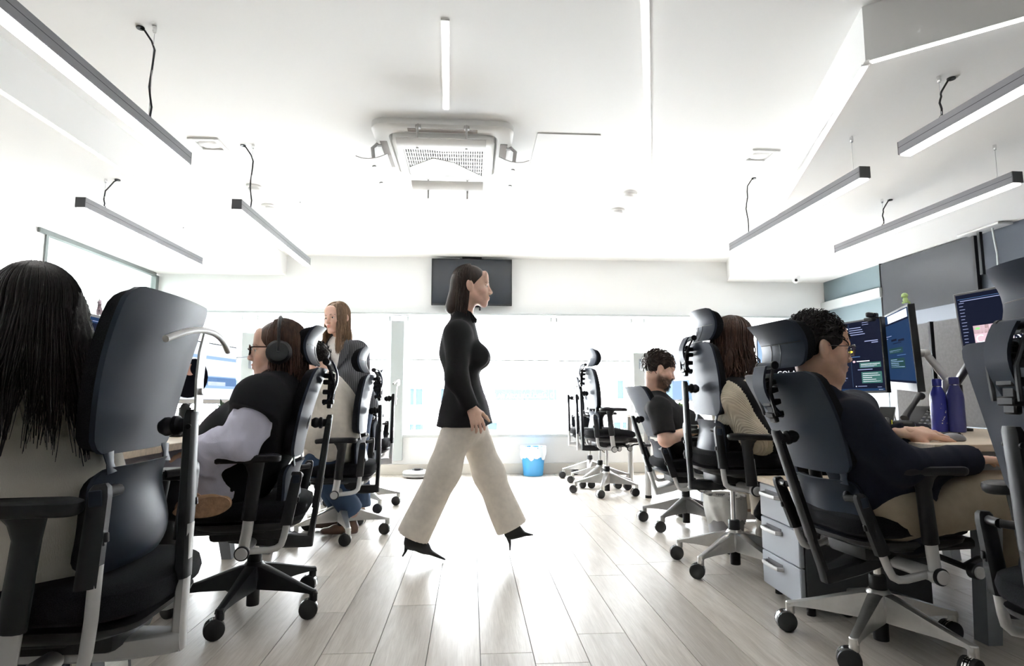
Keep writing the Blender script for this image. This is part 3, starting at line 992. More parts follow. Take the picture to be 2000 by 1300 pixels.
SPECS = [
 dict(label='grey-backed chair with a silver coat hook in front of the long dark-haired woman', x=-.945, y=1.57, face=92, head=False, hook=True, post=ALUW, sp=ALUW, lift=.02, blift=.085, recline=-6, ptilt=5, spin=20),
 dict(label='black-based chair with headrest under the woman in black headphones', x=-.94, y=2.74, face=99, base=BLK, recline=1, spin=78),
 dict(label='chair with headrest under the hunched cream sweater, silver legs', x=-.86, y=4.12, face=92, recline=-5, spin=36, alift=-.03),
 dict(label='half-hidden chair with a thin coat hook beside the grey pilaster', x=-.90, y=5.1, face=90, head=False, hook=True, post=ALUW, sp=ALUW, recline=-5, lift=.08, spin=55),
 dict(label='empty chair nearest the window sill, farthest of the three empty ones', x=1.36, y=6.76, face=-92, head=False, hook=True, post=ALUW, sp=ALUW, recline=-5, lift=.08, spin=40),
 dict(label='empty chair half hidden between the two other empty ones', x=1.36, y=6.23, face=-92, head=False, hook=True, post=ALUW, sp=ALUW, recline=-5, lift=.08, spin=10),
 dict(label='empty chair with headrest and black post, front of the three empty ones', x=1.31, y=5.70, face=-88, recline=-4, lift=.13, spin=30),
 dict(label='tilted chair without headrest under the bearded man', x=1.55, y=4.25, face=-88, head=False, post=ALUW, sp=ALUW, recline=11, alift=-.04, spin=1, base=mat('grey_aluminium', (.30, .30, .30), .35, metal=.6)),
 dict(label='upright chair with tall headrest behind the woman in cream and black', x=1.43, y=3.2, face=-90, lift=.145, alift=-.10, recline=-4, spin=69),
 dict(label='reclined chair with headrest under the man in the navy sweater', x=1.53, y=2.2, face=-84, recline=12, lift=.02, alift=-.02, spin=70),
 dict(label='cropped chair with cream mesh at the right edge, nearest the camera', x=1.52, y=1.28, face=-94, recline=-2, cush=FABL, spin=15),
]
CHAIRS = [office_chair(**s) for s in SPECS]
# ------------------------------------------------------------------ figures: smooth blended bodies meshed from distance fields
F32 = np.float32
def npv(v): return np.array(v, dtype=F32)

class Sdf:
    def __init__(self, h):
        self.h, self.p = h, []
    def cone(self, a, b, ra, rb, k=.02, sq=None, cap='', op='u'):
        """tapered limb; sq=(axis, factor) flattens it; cap 'a'/'b' cuts that end flat"""
        self.p.append(('c', npv(a), npv(b), ra, rb, k, sq, cap, op)); return self
    def ell(self, c, r, R=None, k=.02, op='u'):
        self.p.append(('e', npv(c), npv(r), None if R is None else np.array(R, dtype=F32), 0, k, None, '', op)); return self
    def cut(self, pt, n, c, r):
        """flat cut of everything beyond pt along n inside a ball (c, r)"""
        self.p.append(('p', npv(c), npv(pt), npv(n), r, 0, None, '', 'x')); return self
    def mesh(self):
        h = self.h
        lo, hi = np.full(3, 1e9), np.full(3, -1e9)
        for q in self.p:
            if q[8] != 'u': continue
            if q[0] == 'c':
                r = max(q[3], q[4]) * (1.0 if not q[6] else max(1.0, q[6][1]))
                lo = np.minimum(lo, np.minimum(q[1], q[2]) - r); hi = np.maximum(hi, np.maximum(q[1], q[2]) + r)
            else:
                r = float(q[2].max()); lo = np.minimum(lo, q[1] - r); hi = np.maximum(hi, q[1] + r)
        lo -= 3 * h + .01; hi += 3 * h + .01
        n = np.ceil((hi - lo) / h).astype(int) + 1
        ax = [(lo[i] + h * np.arange(n[i])).astype(F32) for i in range(3)]
        f = np.full(n, 1.0, dtype=F32)
        for q in self.p:
            k = q[5]
            if q[0] == 'c':
                r = max(q[3], q[4]) * (1.0 if not q[6] else max(1.0, q[6][1]))
                a_, b_ = np.minimum(q[1], q[2]) - r, np.maximum(q[1], q[2]) + r
            elif q[0] == 'e':
                r = float(q[2].max()); a_, b_ = q[1] - r, q[1] + r
            else:
                a_, b_ = q[1] - q[4], q[1] + q[4]
            m = k + 2.5 * h
            i0 = np.clip(np.floor((a_ - m - lo) / h).astype(int), 0, n); i1 = np.clip(np.ceil((b_ + m - lo) / h).astype(int) + 1, 0, n)
            if (i1 <= i0).any(): continue
            sl = tuple(slice(i0[i], i1[i]) for i in range(3))
            X, Y_, Z_ = np.meshgrid(ax[0][sl[0]], ax[1][sl[1]], ax[2][sl[2]], indexing='ij', sparse=True)
            if q[0] == 'c':
                a, b = q[1], q[2]
                dx, dy, dz = X - a[0], Y_ - a[1], Z_ - a[2]
                ab = b - a; L = max(float(ab @ ab), 1e-9)
                t0 = (dx * ab[0] + dy * ab[1] + dz * ab[2]) / L
                t = np.clip(t0, 0, 1)
                ex, ey, ez = dx - t * ab[0], dy - t * ab[1], dz - t * ab[2]
                if q[6]:
                    s = npv(q[6][0]); s = s / np.linalg.norm(s); fac = q[6][1]
                    w = (ex * s[0] + ey * s[1] + ez * s[2])
                    d2 = ex * ex + ey * ey + ez * ez - w * w + (w / fac) ** 2
                else:
                    d2 = ex * ex + ey * ey + ez * ez
                d = np.sqrt(d2) - (q[3] + (q[4] - q[3]) * t)
                if q[6] and q[6][1] < 1: d = d * (.5 + .5 * q[6][1])
                sL = math.sqrt(L)
                if 'b' in q[7]: d = np.maximum(d, (t0 - 1) * sL)
                if 'a' in q[7]: d = np.maximum(d, -t0 * sL)
            elif q[0] == 'e':
                dx, dy, dz = X - q[1][0], Y_ - q[1][1], Z_ - q[1][2]
                if q[3] is not None:
                    R = q[3]
                    dx, dy, dz = (R[0, 0] * dx + R[1, 0] * dy + R[2, 0] * dz, R[0, 1] * dx + R[1, 1] * dy + R[2, 1] * dz, R[0, 2] * dx + R[1, 2] * dy + R[2, 2] * dz)
                r = q[2]
                k0 = np.sqrt((dx / r[0]) ** 2 + (dy / r[1]) ** 2 + (dz / r[2]) ** 2)
                k1 = np.sqrt((dx / r[0] ** 2) ** 2 + (dy / r[1] ** 2) ** 2 + (dz / r[2] ** 2) ** 2)
                d = k0 * (k0 - 1) / np.maximum(k1, 1e-6)
            else:
                dx, dy, dz = X - q[1][0], Y_ - q[1][1], Z_ - q[1][2]
                ball = np.sqrt(dx * dx + dy * dy + dz * dz) - q[4]
                pl = -((X - q[2][0]) * q[3][0] + (Y_ - q[2][1]) * q[3][1] + (Z_ - q[2][2]) * q[3][2])
                f[sl] = np.maximum(f[sl], -np.maximum(ball, pl)); continue
            g = f[sl]
            if q[8] == 's': d = -d
            if k > 0:
                hh = np.maximum(k - np.abs(g - d), 0) / k
                e = hh * hh * k * .25
            else: e = 0
            f[sl] = (np.minimum(g, d) - e) if q[8] == 'u' else (np.maximum(g, d) + e)
        f[0], f[-1], f[:, 0], f[:, -1], f[:, :, 0], f[:, :, -1] = 1, 1, 1, 1, 1, 1
        return nets(f, lo, h)

def nets(f, lo, h):
    s = f < 0
    n = np.array(f.shape)
    cnt = np.zeros(n - 1, dtype=np.int8)
    for dx in (0, 1):
        for dy in (0, 1):
            for dz in (0, 1):
                cnt += s[dx:n[0] - 1 + dx, dy:n[1] - 1 + dy, dz:n[2] - 1 + dz]
    ci = np.argwhere((cnt > 0) & (cnt < 8))
    idx = np.full(n - 1, -1, dtype=np.int64)
    idx[ci[:, 0], ci[:, 1], ci[:, 2]] = np.arange(len(ci))
    acc = np.zeros((len(ci), 3)); num = np.zeros(len(ci))
    for a in range(3):
        b, c = (a + 1) % 3, (a + 2) % 3
        for u in (0, 1):
            for v in (0, 1):
                o = np.zeros(3, int); o[b] = u; o[c] = v
                p0 = ci + o; o2 = o.copy(); o2[a] = 1; p1 = ci + o2
                f0 = f[p0[:, 0], p0[:, 1], p0[:, 2]]; f1 = f[p1[:, 0], p1[:, 1], p1[:, 2]]
                x = (f0 < 0) != (f1 < 0)
                t = np.where(x, f0 / np.where(x, f0 - f1, 1), 0)
                add = np.zeros((len(ci), 3)); add[:] = o; add[:, a] += t
                acc += add * x[:, None]; num += x
    V = lo + h * (ci + acc / num[:, None])
    Q = []
    for a in range(3):
        b, c = (a + 1) % 3, (a + 2) % 3
        sh = [slice(None)] * 3; sh0 = list(sh); sh1 = list(sh)
        sh0[a] = slice(0, n[a] - 1); sh1[a] = slice(1, n[a])
        s0, s1 = s[tuple(sh0)], s[tuple(sh1)]
        e = np.argwhere(s0 != s1)
        e = e[(e[:, b] > 0) & (e[:, c] > 0) & (e[:, b] < n[b] - 1) & (e[:, c] < n[c] - 1)]
        ob = np.zeros(3, int); ob[b] = 1; oc = np.zeros(3, int); oc[c] = 1
        g = lambda p: idx[p[:, 0], p[:, 1], p[:, 2]]
        q = np.stack([g(e - ob - oc), g(e - oc), g(e), g(e - ob)], 1)
        flip = ~s0[e[:, 0], e[:, 1], e[:, 2]]
        q[flip] = q[flip][:, ::-1]
        Q.append(q)
    return V, np.concatenate(Q)

def vnormals(V, Q):
    N = np.zeros_like(V)
    fn = np.cross(V[Q[:, 2]] - V[Q[:, 0]], V[Q[:, 3]] - V[Q[:, 1]])
    for k in range(4): np.add.at(N, Q[:, k], fn)
    return N / np.maximum(np.linalg.norm(N, axis=1), 1e-9)[:, None]

def folds(V, amp, freq, seed, stretch=(1, 1, 1)):
    r = np.random.RandomState(seed)
    P = V * np.array(stretch)
    W = P + .35 / freq * np.stack([np.sin(P @ r.randn(3) * freq * .9 + r.rand() * 6) for _ in range(3)], 1)
    o = np.zeros(len(V))
    for k in range(5):
        d = r.randn(3); d /= np.linalg.norm(d)
        a = W @ d * freq * (1 + .55 * k) + r.rand() * 6.28
        o += (.55 * np.sin(a) + .75 * (1 - 2 * np.abs(np.sin(a * .5)) ** .7)) / (1 + .5 * k)
    return amp * o / 2.2

def mesh_np(name, V, Q, mats, smooth=True, mi=None):
    me = bpy.data.meshes.new(name)
    Q = np.asarray(Q)
    me.vertices.add(len(V)); me.vertices.foreach_set('co', np.asarray(V, dtype=F32).ravel())
    k = Q.shape[1]
    me.loops.add(Q.size); me.loops.foreach_set('vertex_index', Q.ravel().astype(np.int32))
    me.polygons.add(len(Q)); me.polygons.foreach_set('loop_start', (np.arange(len(Q)) * k).astype(np.int32))
    for m in (mats if isinstance(mats, (list, tuple)) else [mats]): me.materials.append(m)
    if mi is not None: me.polygons.foreach_set('material_index', np.asarray(mi, dtype=np.int32))
    me.update(calc_edges=True)
    me.validate()
    if smooth: me.polygons.foreach_set('use_smooth', np.ones(len(me.polygons), dtype=bool))
    return me

def join(parts):
    Vs, Qs, n = [], [], 0
    for V, Q in parts:
        Vs.append(V); Qs.append(Q + n); n += len(V)
    return np.concatenate(Vs), np.concatenate(Qs)

def cloth(name, sdf, m, parent, org, amp=.006, freq=22, seed=1, stretch=(1, 1, 1), mi=None, mats=None):
    V, Q = sdf.mesh()
    if amp: V = V + vnormals(V, Q) * folds(V, amp, freq, seed, stretch)[:, None]
    sel = None
    if mi is not None:
        sel = mi(V[Q].mean(1))
    me = mesh_np(name, V - np.array(org), Q, mats or m, True, sel)
    return link(name, me, parent)

def strands(P, r0, r1, n=4, flat=.6):
    """P: (N, M, 3) centre lines -> closed tubes"""
    N, M, _ = P.shape
    T = np.gradient(P, axis=1); T /= np.maximum(np.linalg.norm(T, axis=2, keepdims=True), 1e-9)
    ref = np.array([.31, .77, .55])
    A = np.cross(T, ref); A /= np.maximum(np.linalg.norm(A, axis=2, keepdims=True), 1e-9)
    B = np.cross(T, A)
    t = np.linspace(0, 1, M)
    rad = (r0 + (r1 - r0) * t ** 2)[None, :, None]
    if not np.isscalar(r0): rad = rad
    V = np.zeros((N, M, n, 3))
    for k in range(n):
        a = 2 * PI * k / n
        V[:, :, k] = P + A * (math.cos(a) * rad) + B * (math.sin(a) * rad * flat)
    base = np.arange(N)[:, None, None] * (M * n)
    j = np.arange(M - 1)[None, :, None] * n
    k = np.arange(n)[None, None, :]
    k2 = (k + 1) % n
    Q = np.stack([base + j + k, base + j + k2, base + j + n + k2, base + j + n + k], -1).reshape(-1, 4)
    return V.reshape(-1, 3), Q

def skin_mat(name, col):
    m = mat(name, col, .48, nscale=40, namt=.05, bscale=300, bstr=.06)
    nt = m.node_tree
    b = nt.nodes['Principled BSDF']
    b.inputs['Subsurface Weight'].default_value = .12
    b.inputs['Subsurface Radius'].default_value = (.02, .008, .004)
    src = b.inputs['Base Color'].links[0].from_socket
    at_ = nt.nodes.new('ShaderNodeAttribute'); at_.attribute_name = 'tint'
    mx = nt.nodes.new('ShaderNodeMixRGB'); mx.blend_type = 'MULTIPLY'; mx.inputs[0].default_value = 1
    nt.links.new(src, mx.inputs[1]); nt.links.new(at_.outputs['Color'], mx.inputs[2])
    nt.links.new(mx.outputs[0], b.inputs['Base Color'])
    return m
SKIN = skin_mat('fair_skin', (.68, .44, .34))
SKIN2 = skin_mat('warm_skin', (.64, .40, .29))
EYEW = mat('eye_white', (.75, .73, .7), .2)
IRIS = mat('iris', (.05, .04, .035), .15)

def hair_mat(name, col, rough=.42):
    m = mat(name, col, rough, nscale=60, namt=.45, bscale=160, bstr=.4, stretch=(1, 1, .12), spec=.28)
    return m

def head_frame(c, yaw, pitch=0, roll=0, s=1.0):
    R = RZ(math.radians(yaw)) @ RX(math.radians(pitch)) @ RY(math.radians(roll))
    def P(x, y, z): return Vector(c) + R @ Vector((x * s, y * s, z * s))
    return R, P

def add_head(S, R, P, s, fem=True, neck_to=None, neck_r=.05):
    Rm = np.array(R)
    def e(x, y, z, r, k=.015, op='u'): S.ell(P(x, y, z), [q * s for q in r], Rm, k * s, op)
    def c(a, b, ra, rb, k=.015, op='u'): S.cone(P(*a), P(*b), ra * s, rb * s, k * s, op=op)
    e(0, -.012, .035, (.074, .094, .083))
    e(0, .030, -.02, (.060, .062, .075), .03)
    j = .0 if fem else .004
    for q in (-1, 1):
        c((q * .056, -.005, -.045), (q * (.022 + j), .064, -.096), .018 + j, .015 + j, .025)
        e(q * .036, .058, -.028, (.026, .026, .024), .02)
    e(0, .072, -.098, (.022 + j, .020, .017 + j), .02)
    e(0, .075, -.060, (.03, .022, .03), .02)
    c((-.032, .080, .022), (.032, .080, .022), .011 + j, .011 + j, .015)
    e(0, .072, .055, (.05, .02, .04), .02)
    for q in (-1, 1):
        e(q * .031, .096, .002, (.017, .016, .0105), .010, 's')
    c((0, .086, .014), (0, .109, -.028), .0075, .0105, .012)
    for q in (-1, 1): e(q * .0105, .1, -.033, (.0085, .011, .008), .006)
    e(0, .0955, -.0575, (.021, .009, .0055), .006)
    e(0, .0935, -.0685, (.018, .009, .0065), .006)
    c((-.02, .103, -.0628), (.02, .103, -.0628), .0026, .0026, .002, 's')
    for q in (-1, 1):
        # lids close round the eyeball
        c((q * .019, .086, .0075), (q * .044, .078, .0075), .0045, .0045, .004)
        c((q * .019, .085, -.0045), (q * .043, .078, -.0045), .0035, .0035, .004)
        S.ell(P(q * .077, -.012, -.006), (.011 * s, .021 * s, .035 * s), np.array(R @ RZ(q * .35) @ RX(.2)), .006 * s)
        S.ell(P(q * .089, -.008, .0), (.007 * s, .012 * s, .020 * s), np.array(R @ RZ(q * .35) @ RX(.2)), .004 * s, 's')
    if neck_to is not None:
        S.cone(P(0, -.022, -.06), neck_to, neck_r * s, neck_r * 1.12 * s, .035 * s)

def tint_face(V, R, P, s, lips=(1.0, .62, .62), beard=None, cheeks=(1.03, .94, .92)):
    o = np.array(P(0, 0, 0)); L = (V - o) @ np.array(R) / s
    T = np.ones((len(V), 4))
    def blob(c, r, col, p=2.0):
        d = np.sqrt((((L - np.array(c)) / np.array(r)) ** 2).sum(1))
        w = np.clip(1.6 - d, 0, 1)[:, None] ** p
        T[:, :3] = T[:, :3] * (1 - w) + np.array(col) * w
    if beard is not None:
        d1 = np.clip((-.028 - L[:, 2]) / .022, 0, 1) * np.clip((L[:, 1] + .012 + .25 * (L[:, 2] + .11)) / .02, 0, 1) * np.clip((L[:, 2] + .135) / .015, 0, 1)
        d1 *= (np.abs(L[:, 0]) < .1)
        mo = np.clip(1 - np.sqrt(((L[:, 0]) / .026) ** 2 + ((L[:, 2] + .046) / .010) ** 2 + ((L[:, 1] - .098) / .03) ** 2) + .5, 0, 1)
        w = np.clip(d1 + mo, 0, 1)[:, None] * beard[1]
        T[:, :3] = T[:, :3] * (1 - w) + np.array(beard[0]) * w
    blob((0, .1, -.058), (.019, .012, .005), lips)
    blob((0, .1, -.068), (.017, .012, .006), lips)
    for q in (-1, 1): blob((q * .045, .07, -.03), (.018, .02, .016), cheeks, 1)
    return T

def set_tint(me, T):
    a = me.attributes.new('tint', 'FLOAT_COLOR', 'POINT')
    a.data.foreach_set('color', T.astype(F32).ravel())

def add_hand(S, wrist, d, palm_n, side, curl=(.25, .3, .35, .4), spread=.09, sc=1.0, thumb=.6, bend=.0):
    """d: finger direction, palm_n: the way the palm faces, side=+1 thumb on d x palm_n side"""
    d = Vector(d).normalized(); n = Vector(palm_n); n = (n - d * n.dot(d)).normalized()
    t = d.cross(n) * side
    W = Vector(wrist)
    def P(a, b, c): return W + d * (a * sc) + t * (b * sc) + n * (c * sc)
    S.cone(P(-.03, 0, 0), P(.02, 0, 0), .026 * sc, .026 * sc, .02, sq=(n, .72))
    for b in (.026, .009, -.009, -.026):
        S.cone(P(.01, b * .6, 0), P(.088 - abs(b - .005) * .25, b * 1.05, -.004), .0145 * sc, .0115 * sc, .012, sq=(n, .95))
    S.ell(P(.035, .022, .010), (.03 * sc, .022 * sc, .014 * sc), None, .015)
    for i, (b, ln) in enumerate(((.029, .070), (.0095, .078), (-.0105, .073), (-.029, .057))):
        p = P(.085 - abs(b - .005) * .25, b * 1.06, -.004)
        ang = bend
        dirv = (d + t * (spread * b / .029)).normalized()
        for j, (fr, r0, r1) in enumerate(((.45, .0098, .0088), (.31, .0088, .0079), (.24, .0079, .0062))):
            ang += curl[i] * (1.0 if j else .7)
            v = dirv * math.cos(ang) + n * math.sin(ang)
            q = p + v * (ln * fr * sc)
            S.cone(p, q, r0 * sc * (.9 if i == 3 else 1), r1 * sc * (.9 if i == 3 else 1), .004)
            p = q
    p = P(.018, .026, .008)
    v = (d * .72 + t * thumb + n * .25).normalized()
    for (ln, r0, r1) in ((.045, .0145, .0115), (.034, .0112, .0102), (.027, .0102, .0075)):
        q = p + v * (ln * sc)
        S.cone(p, q, r0 * sc, r1 * sc, .008)
        p = q
        v = (v + d * .3).normalized()

def eyes(parent, org, R, P, s):
    for q in (-1, 1):
        c = P(q * .031, .0755, .0015)
        m_ = MB(); m_.sphere((0, 0, 0), .0118 * s, 14)
        V = []
        o = m_.build('eye', EYEW, parent, 60)
        o.location = c - Vector(org)
        m2 = MB()
        M = (R @ RX(-PI / 2)).to_4x4()
        m2.lathe([(.0062 * s, .0100 * s), (.0055 * s, .0112 * s), (.003 * s, .0120 * s)], 14, M)
        m2.build('iris', IRIS, o, 60)

def brows(parent, org, R, P, s, m, th=.003):
    for q in (-1, 1):
        m_ = MB()
        m_.tube([P(q * .013, .093, .021) - Vector(org), P(q * .026, .0925, .0255) - Vector(org), P(q * .040, .085, .025) - Vector(org), P(q * .050, .074, .019) - Vector(org)], [th * s * .8, th * s * 1.1, th * s, th * s * .4], 6, sq=.6)
        m_.build('eyebrow', m, parent, 60)

def head_shells(S, R, P, s, inflate=1.0):
    S.ell(P(0, -.016, .036), (.080 * s * inflate, .098 * s * inflate, .090 * s * inflate), np.array(R), .02)

def fall_paths(R, P, s, n, seed, length, az=(-125, 125), top=(6, 28), rad=(.083, .103, .093), layers=(1.0, 1.10), M=16, spread=0.0, drift=(0, 0, 0), wave=.004, z0=.036, wfreq=9, part=0.0, toward=0.0, leave=100, clump=0, cl_k=.75):
    """long hair: leaves the parting, hugs the skull, then hangs down (world z)"""
    r = np.random.RandomState(seed)
    out = np.zeros((n, M, 3))
    Rm = np.array(R); o = np.array(P(0, -.014, z0))
    for i in range(n):
        phi = math.radians(az[0] + (az[1] - az[0]) * (i + r.rand()) / n)
        lay = r.uniform(*layers)
        L = length(math.degrees(phi), r)
        th0, th1 = math.radians(r.uniform(*top)), math.radians(leave + r.uniform(-8, 8))
        k = int(M * .45)
        ph = r.rand() * 6.28; pw = r.randn(2)
        for j in range(k):
            th = th0 + (th1 - th0) * j / (k - 1)
            v = np.array([math.sin(th) * math.sin(phi) * rad[0], -math.sin(th) * math.cos(phi) * rad[1], math.cos(th) * rad[2]]) * s * lay
            v[0] += part * s * (1 - j / (k - 1)) ** 2
            out[i, j] = o + Rm @ v
        p = out[i, k - 1].copy()
        rel = p - o; rel[2] = 0
        ln = np.linalg.norm(rel) + 1e-6
        Lh = max(.02, L)
        for j in range(k, M):
            t = (j - k + 1) / (M - k)
            z = Lh * t
            off = rel / ln * (spread * (z ** 1.0) - toward * z) + np.array(drift) * z
            w = wave * min(1, t * 1.6) * np.array([pw[0] * math.sin(wfreq * z * 3 + ph), pw[1] * math.cos(wfreq * z * 3 + ph * 1.7), 0])
            out[i, j] = p + off + w + np.array([0, 0, -z])
    if clump:
        # strands gather into tapering locks towards their ends
        k = int(M * .45)
        cid = (np.arange(n) * clump // n)
        cid = np.clip(cid + r.randint(-1, 2, n), 0, clump - 1)
        for c in range(clump):
            w = np.where(cid == c)[0]
            if len(w) < 2: continue
            lead = out[w[r.randint(len(w))]].copy()
            zs = r.uniform(.72, 1.12)
            for j in range(k, M):
                t = (j - k + 1) / (M - k)
                e = cl_k * t ** 1.4
                tgt = lead[j].copy()
                out[w, j, :2] = out[w, j, :2] * (1 - e) + tgt[:2] * e
                out[w, j, 2] = out[w, k - 1, 2] + (out[w, j, 2] - out[w, k - 1, 2]) * (1 + (zs - 1) * t)
    return out

def limb(S, pts, rs, k=.03, cap='', sq=None):
    for i in range(len(pts) - 1):
        S.cone(pts[i], pts[i + 1], rs[i], rs[i + 1], k, sq=sq, cap=(cap if i == len(pts) - 2 else ''))

def basis(J):
    up = (J['chest'] - J['pelvis']).normalized()
    rt = (J['shR'] - J['shL']).normalized()
    rt = (rt - up * rt.dot(up)).normalized()
    fw = up.cross(rt)
    return up, rt, fw

def torso(S, J, g=1.0, inf=0.0, waist=.9, bust=0.0, hem=None, belly=0.0, k=.05, flat=.68):
    up, rt, fw = basis(J)
    pe, ch = J['pelvis'], J['chest']
    w0, w1, w2 = .165 * g + inf, .145 * g * waist + inf, .165 * g + inf
    mid = pe.lerp(ch, .5)
    S.cone(pe, mid, w0, w1, k, sq=(fw, flat + .05))
    S.cone(mid, ch, w1, w2, k, sq=(fw, flat))
    S.cone(J['shL'].lerp(J['shR'], .08), J['shR'].lerp(J['shL'], .08), .066 * g + inf, .066 * g + inf, k)
    S.cone(ch, J['neck'], .12 * g + inf, .062 * g + inf, k, sq=(fw, .8))
    if belly: S.ell(mid + fw * (.06 + belly * .3) - up * .02, (.14 * g + inf, .10 + belly + inf, .14 + inf), np.array(Matrix((rt, fw, up)).transposed()), .08)
    if bust:
        for q in (-1, 1):
            S.ell(ch + rt * q * .075 + fw * (.085 * g) - up * .03, (.065 + inf, .055 + bust + inf, .065 + inf), np.array(Matrix((rt, fw, up)).transposed()), .05)

def coarse_body(J, g=1.0, h=.014):
    S = Sdf(h)
    torso(S, J, g)
    for q in 'LR':
        limb(S, [J['sh' + q], J['el' + q], J['wr' + q]], [.050 * g, .040 * g, .028 * g])
        limb(S, [J['hip' + q], J['kn' + q], J['an' + q]], [.085 * g, .056 * g, .040 * g])
    return S.mesh()

def make_person(label, J, hd, skin, g=1.0, fem=True, neck_r=.048, hands=(), h_head=.0035, lips=(1.0, .62, .62), beard=None, hfine=.003, face=True, forearm=None):
    """J joints, hd=(centre, yaw, pitch, roll, scale)"""
    org = Vector((J['pelvis'].x, J['pelvis'].y, 0))
    t = thing('person', label, 'person', org)
    R, P = head_frame(*hd)
    s = hd[4]
    S = Sdf(h_head)
    add_head(S, R, P, s, fem, J['neck'], neck_r)
    Vh, Qh = S.mesh()
    Th = tint_face(Vh, R, P, s, lips, beard)
    parts = [(Vh, Qh), coarse_body(J, g)]
    for hk in hands:
        S = Sdf(hfine); add_hand(S, **hk); parts.append(S.mesh())
    if forearm:
        for (pts, rs) in forearm:
            S = Sdf(.006); limb(S, pts, rs); parts.append(S.mesh())
    V, Q = join(parts)
    me = mesh_np('body', V - np.array(org), Q, skin)
    T = np.ones((len(V), 4)); T[:len(Th)] = Th
    set_tint(me, T)
    body = link('body', me, t)
    if face: eyes(t, org, R, P, s)
    return t, org, R, P, s

def add_mesh(name, parts, m, parent, org):
    V, Q = join(parts)
    return link(name, mesh_np(name, V - np.array(org), Q, m), parent)

def mk(J, yaw, sw=.18, hw=.085):
    """fill shoulders and hips from a heading where they are not given"""
    a = math.radians(yaw); rt = Vector((math.cos(a), math.sin(a), 0))
    top = J['neck'].lerp(J['chest'], .32)
    J.setdefault('shL', top - rt * sw); J.setdefault('shR', top + rt * sw)
    J.setdefault('hipL', J['pelvis'] - rt * hw); J.setdefault('hipR', J['pelvis'] + rt * hw)
    return J

def shoe(parent, org, heel, toe, w, m, sole=None, h=.09, name='shoe', up=Vector((0, 0, 1)), ankle=None):
    heel, toe = Vector(heel), Vector(toe)
    d = (toe - heel).normalized(); u = (up - d * up.dot(d)).normalized(); L = (toe - heel).length
    S = Sdf(.006)
    S.cone(heel + d * .035 + u * .035, heel + d * L * .6 + u * .03, .034, .034, .02)
    S.cone(heel + d * L * .5 + u * .028, toe - d * .035 + u * .024, .036, .028, .03, sq=(u, .75))
    S.cone(heel + d * .045 + u * .04, (ankle if ankle else heel + d * .05 + u * h), .038, .036, .02, cap='b')
    S.cut(heel + u * .006, -u, heel + d * L * .5, L)
    o = cloth(name, S, m, parent, org, amp=0)
    if sole:
        m_ = MB(); rings = []
        t_ = d.cross(u)
        for z in (.0, .012):
            rings.append([heel + d * (L * (.5 + .5 * math.cos(a))) + t_ * (math.sin(a) * (.034 + .012 * (math.cos(a) + 1) / 2)) + u * z - org for a in [2 * PI * k / 24 for k in range(24)]])
        m_.loft(rings); m_.build('sole', sole, o, 60)
    return o
# ------------------------------------------------------------------ the people
HBLK = hair_mat('near_black_hair', (.012, .009, .009))
HDRK = hair_mat('dark_brown_hair', (.028, .016, .012))
HBRN = hair_mat('brown_hair', (.055, .026, .017))
HBLD = hair_mat('dark_blonde_hair', (.20, .125, .075))
def cm(name, col, r=.85, b=500, bs=.25, **kw): return mat(name, col, r, nscale=30, namt=.06, bscale=b, bstr=bs, spec=.15, **kw)

# long dark-haired woman in the near left chair
J = dict(pelvis=Vector((-1.05, 1.56, .545)), chest=Vector((-1.085, 1.55, .83)), neck=Vector((-1.115, 1.53, .98)))
mk(J, 62, .165)
J.update(elL=Vector((-1.42, 1.52, .76)), elR=Vector((-1.33, 1.86, .76)), wrL=Vector((-1.60, 1.70, .775)), wrR=Vector((-1.56, 1.95, .775)),
         knL=Vector((-1.45, 1.45, .53)), knR=Vector((-1.47, 1.68, .53)), anL=Vector((-1.42, 1.48, .09)), anR=Vector((-1.45, 1.70, .09)))
hk = [dict(wrist=J['wrL'], d=(-.8, .5, -.1), palm_n=(0, 0, -1), side=-1), dict(wrist=J['wrR'], d=(-.9, .2, -.1), palm_n=(0, 0, -1), side=1)]
t, org, R, P, s = make_person('person with long straight dark hair and a loose cream blouse, seen from behind', J, (at(66, 630, 1.5), 36, -4, 0, 1.03), SKIN, hands=hk)
S = Sdf(.0075)
torso(S, J, 1.02, .022, waist=1.08, k=.07)
up, rt, fw = basis(J)
S.cone(J['pelvis'] + Vector((0, 0, .12)), J['pelvis'] + Vector((.0, 0, -.055)), .180, .205, .06, sq=(fw, .78), cap='b')
for q in 'LR': limb(S, [J['sh' + q], J['el' + q], J['wr' + q]], [.080, .076, .062], .05, cap='b')
cloth('blouse', S, mat('cream_linen', (.74, .69, .61), .9, nscale=14, namt=.05, bscale=420, bstr=.35, stretch=(1, 1, .25), spec=.15), t, org, .011, 17, 3, (1, 1, .55))
S = Sdf(.012)
for q in 'LR': limb(S, [J['hip' + q], J['kn' + q], J['an' + q]], [.11, .085, .07], cap='b')
cloth('trousers', S, cm('beige_trousers', (.42, .36, .29)), t, org, .006, 20, 4)
for q in 'LR': shoe(t, org, Vector((J['an' + q].x + .05, J['an' + q].y, .006)), Vector((J['an' + q].x - .2, J['an' + q].y, .006)), .09, mat('white_shoe_leather', (.6, .58, .55), .5))
S = Sdf(.006)
head_shells(S, R, P, s, 1.04)
B_ = R @ Vector((0, 1, 0))
S.cone(P(0, -.045, .03), P(.01, -.066, -.06), .082, .092, .04, sq=(B_, .62))
S.cone(P(.01, -.06, -.03), P(.02, -.075, -.06), .094, .092, .04, sq=(B_, .34))
S.cut(P(0, .062, .0), R @ Vector((0, 1, -.35)), P(0, .09, 0), .2)
A = [S.mesh()]
V_, Q_ = A[0]
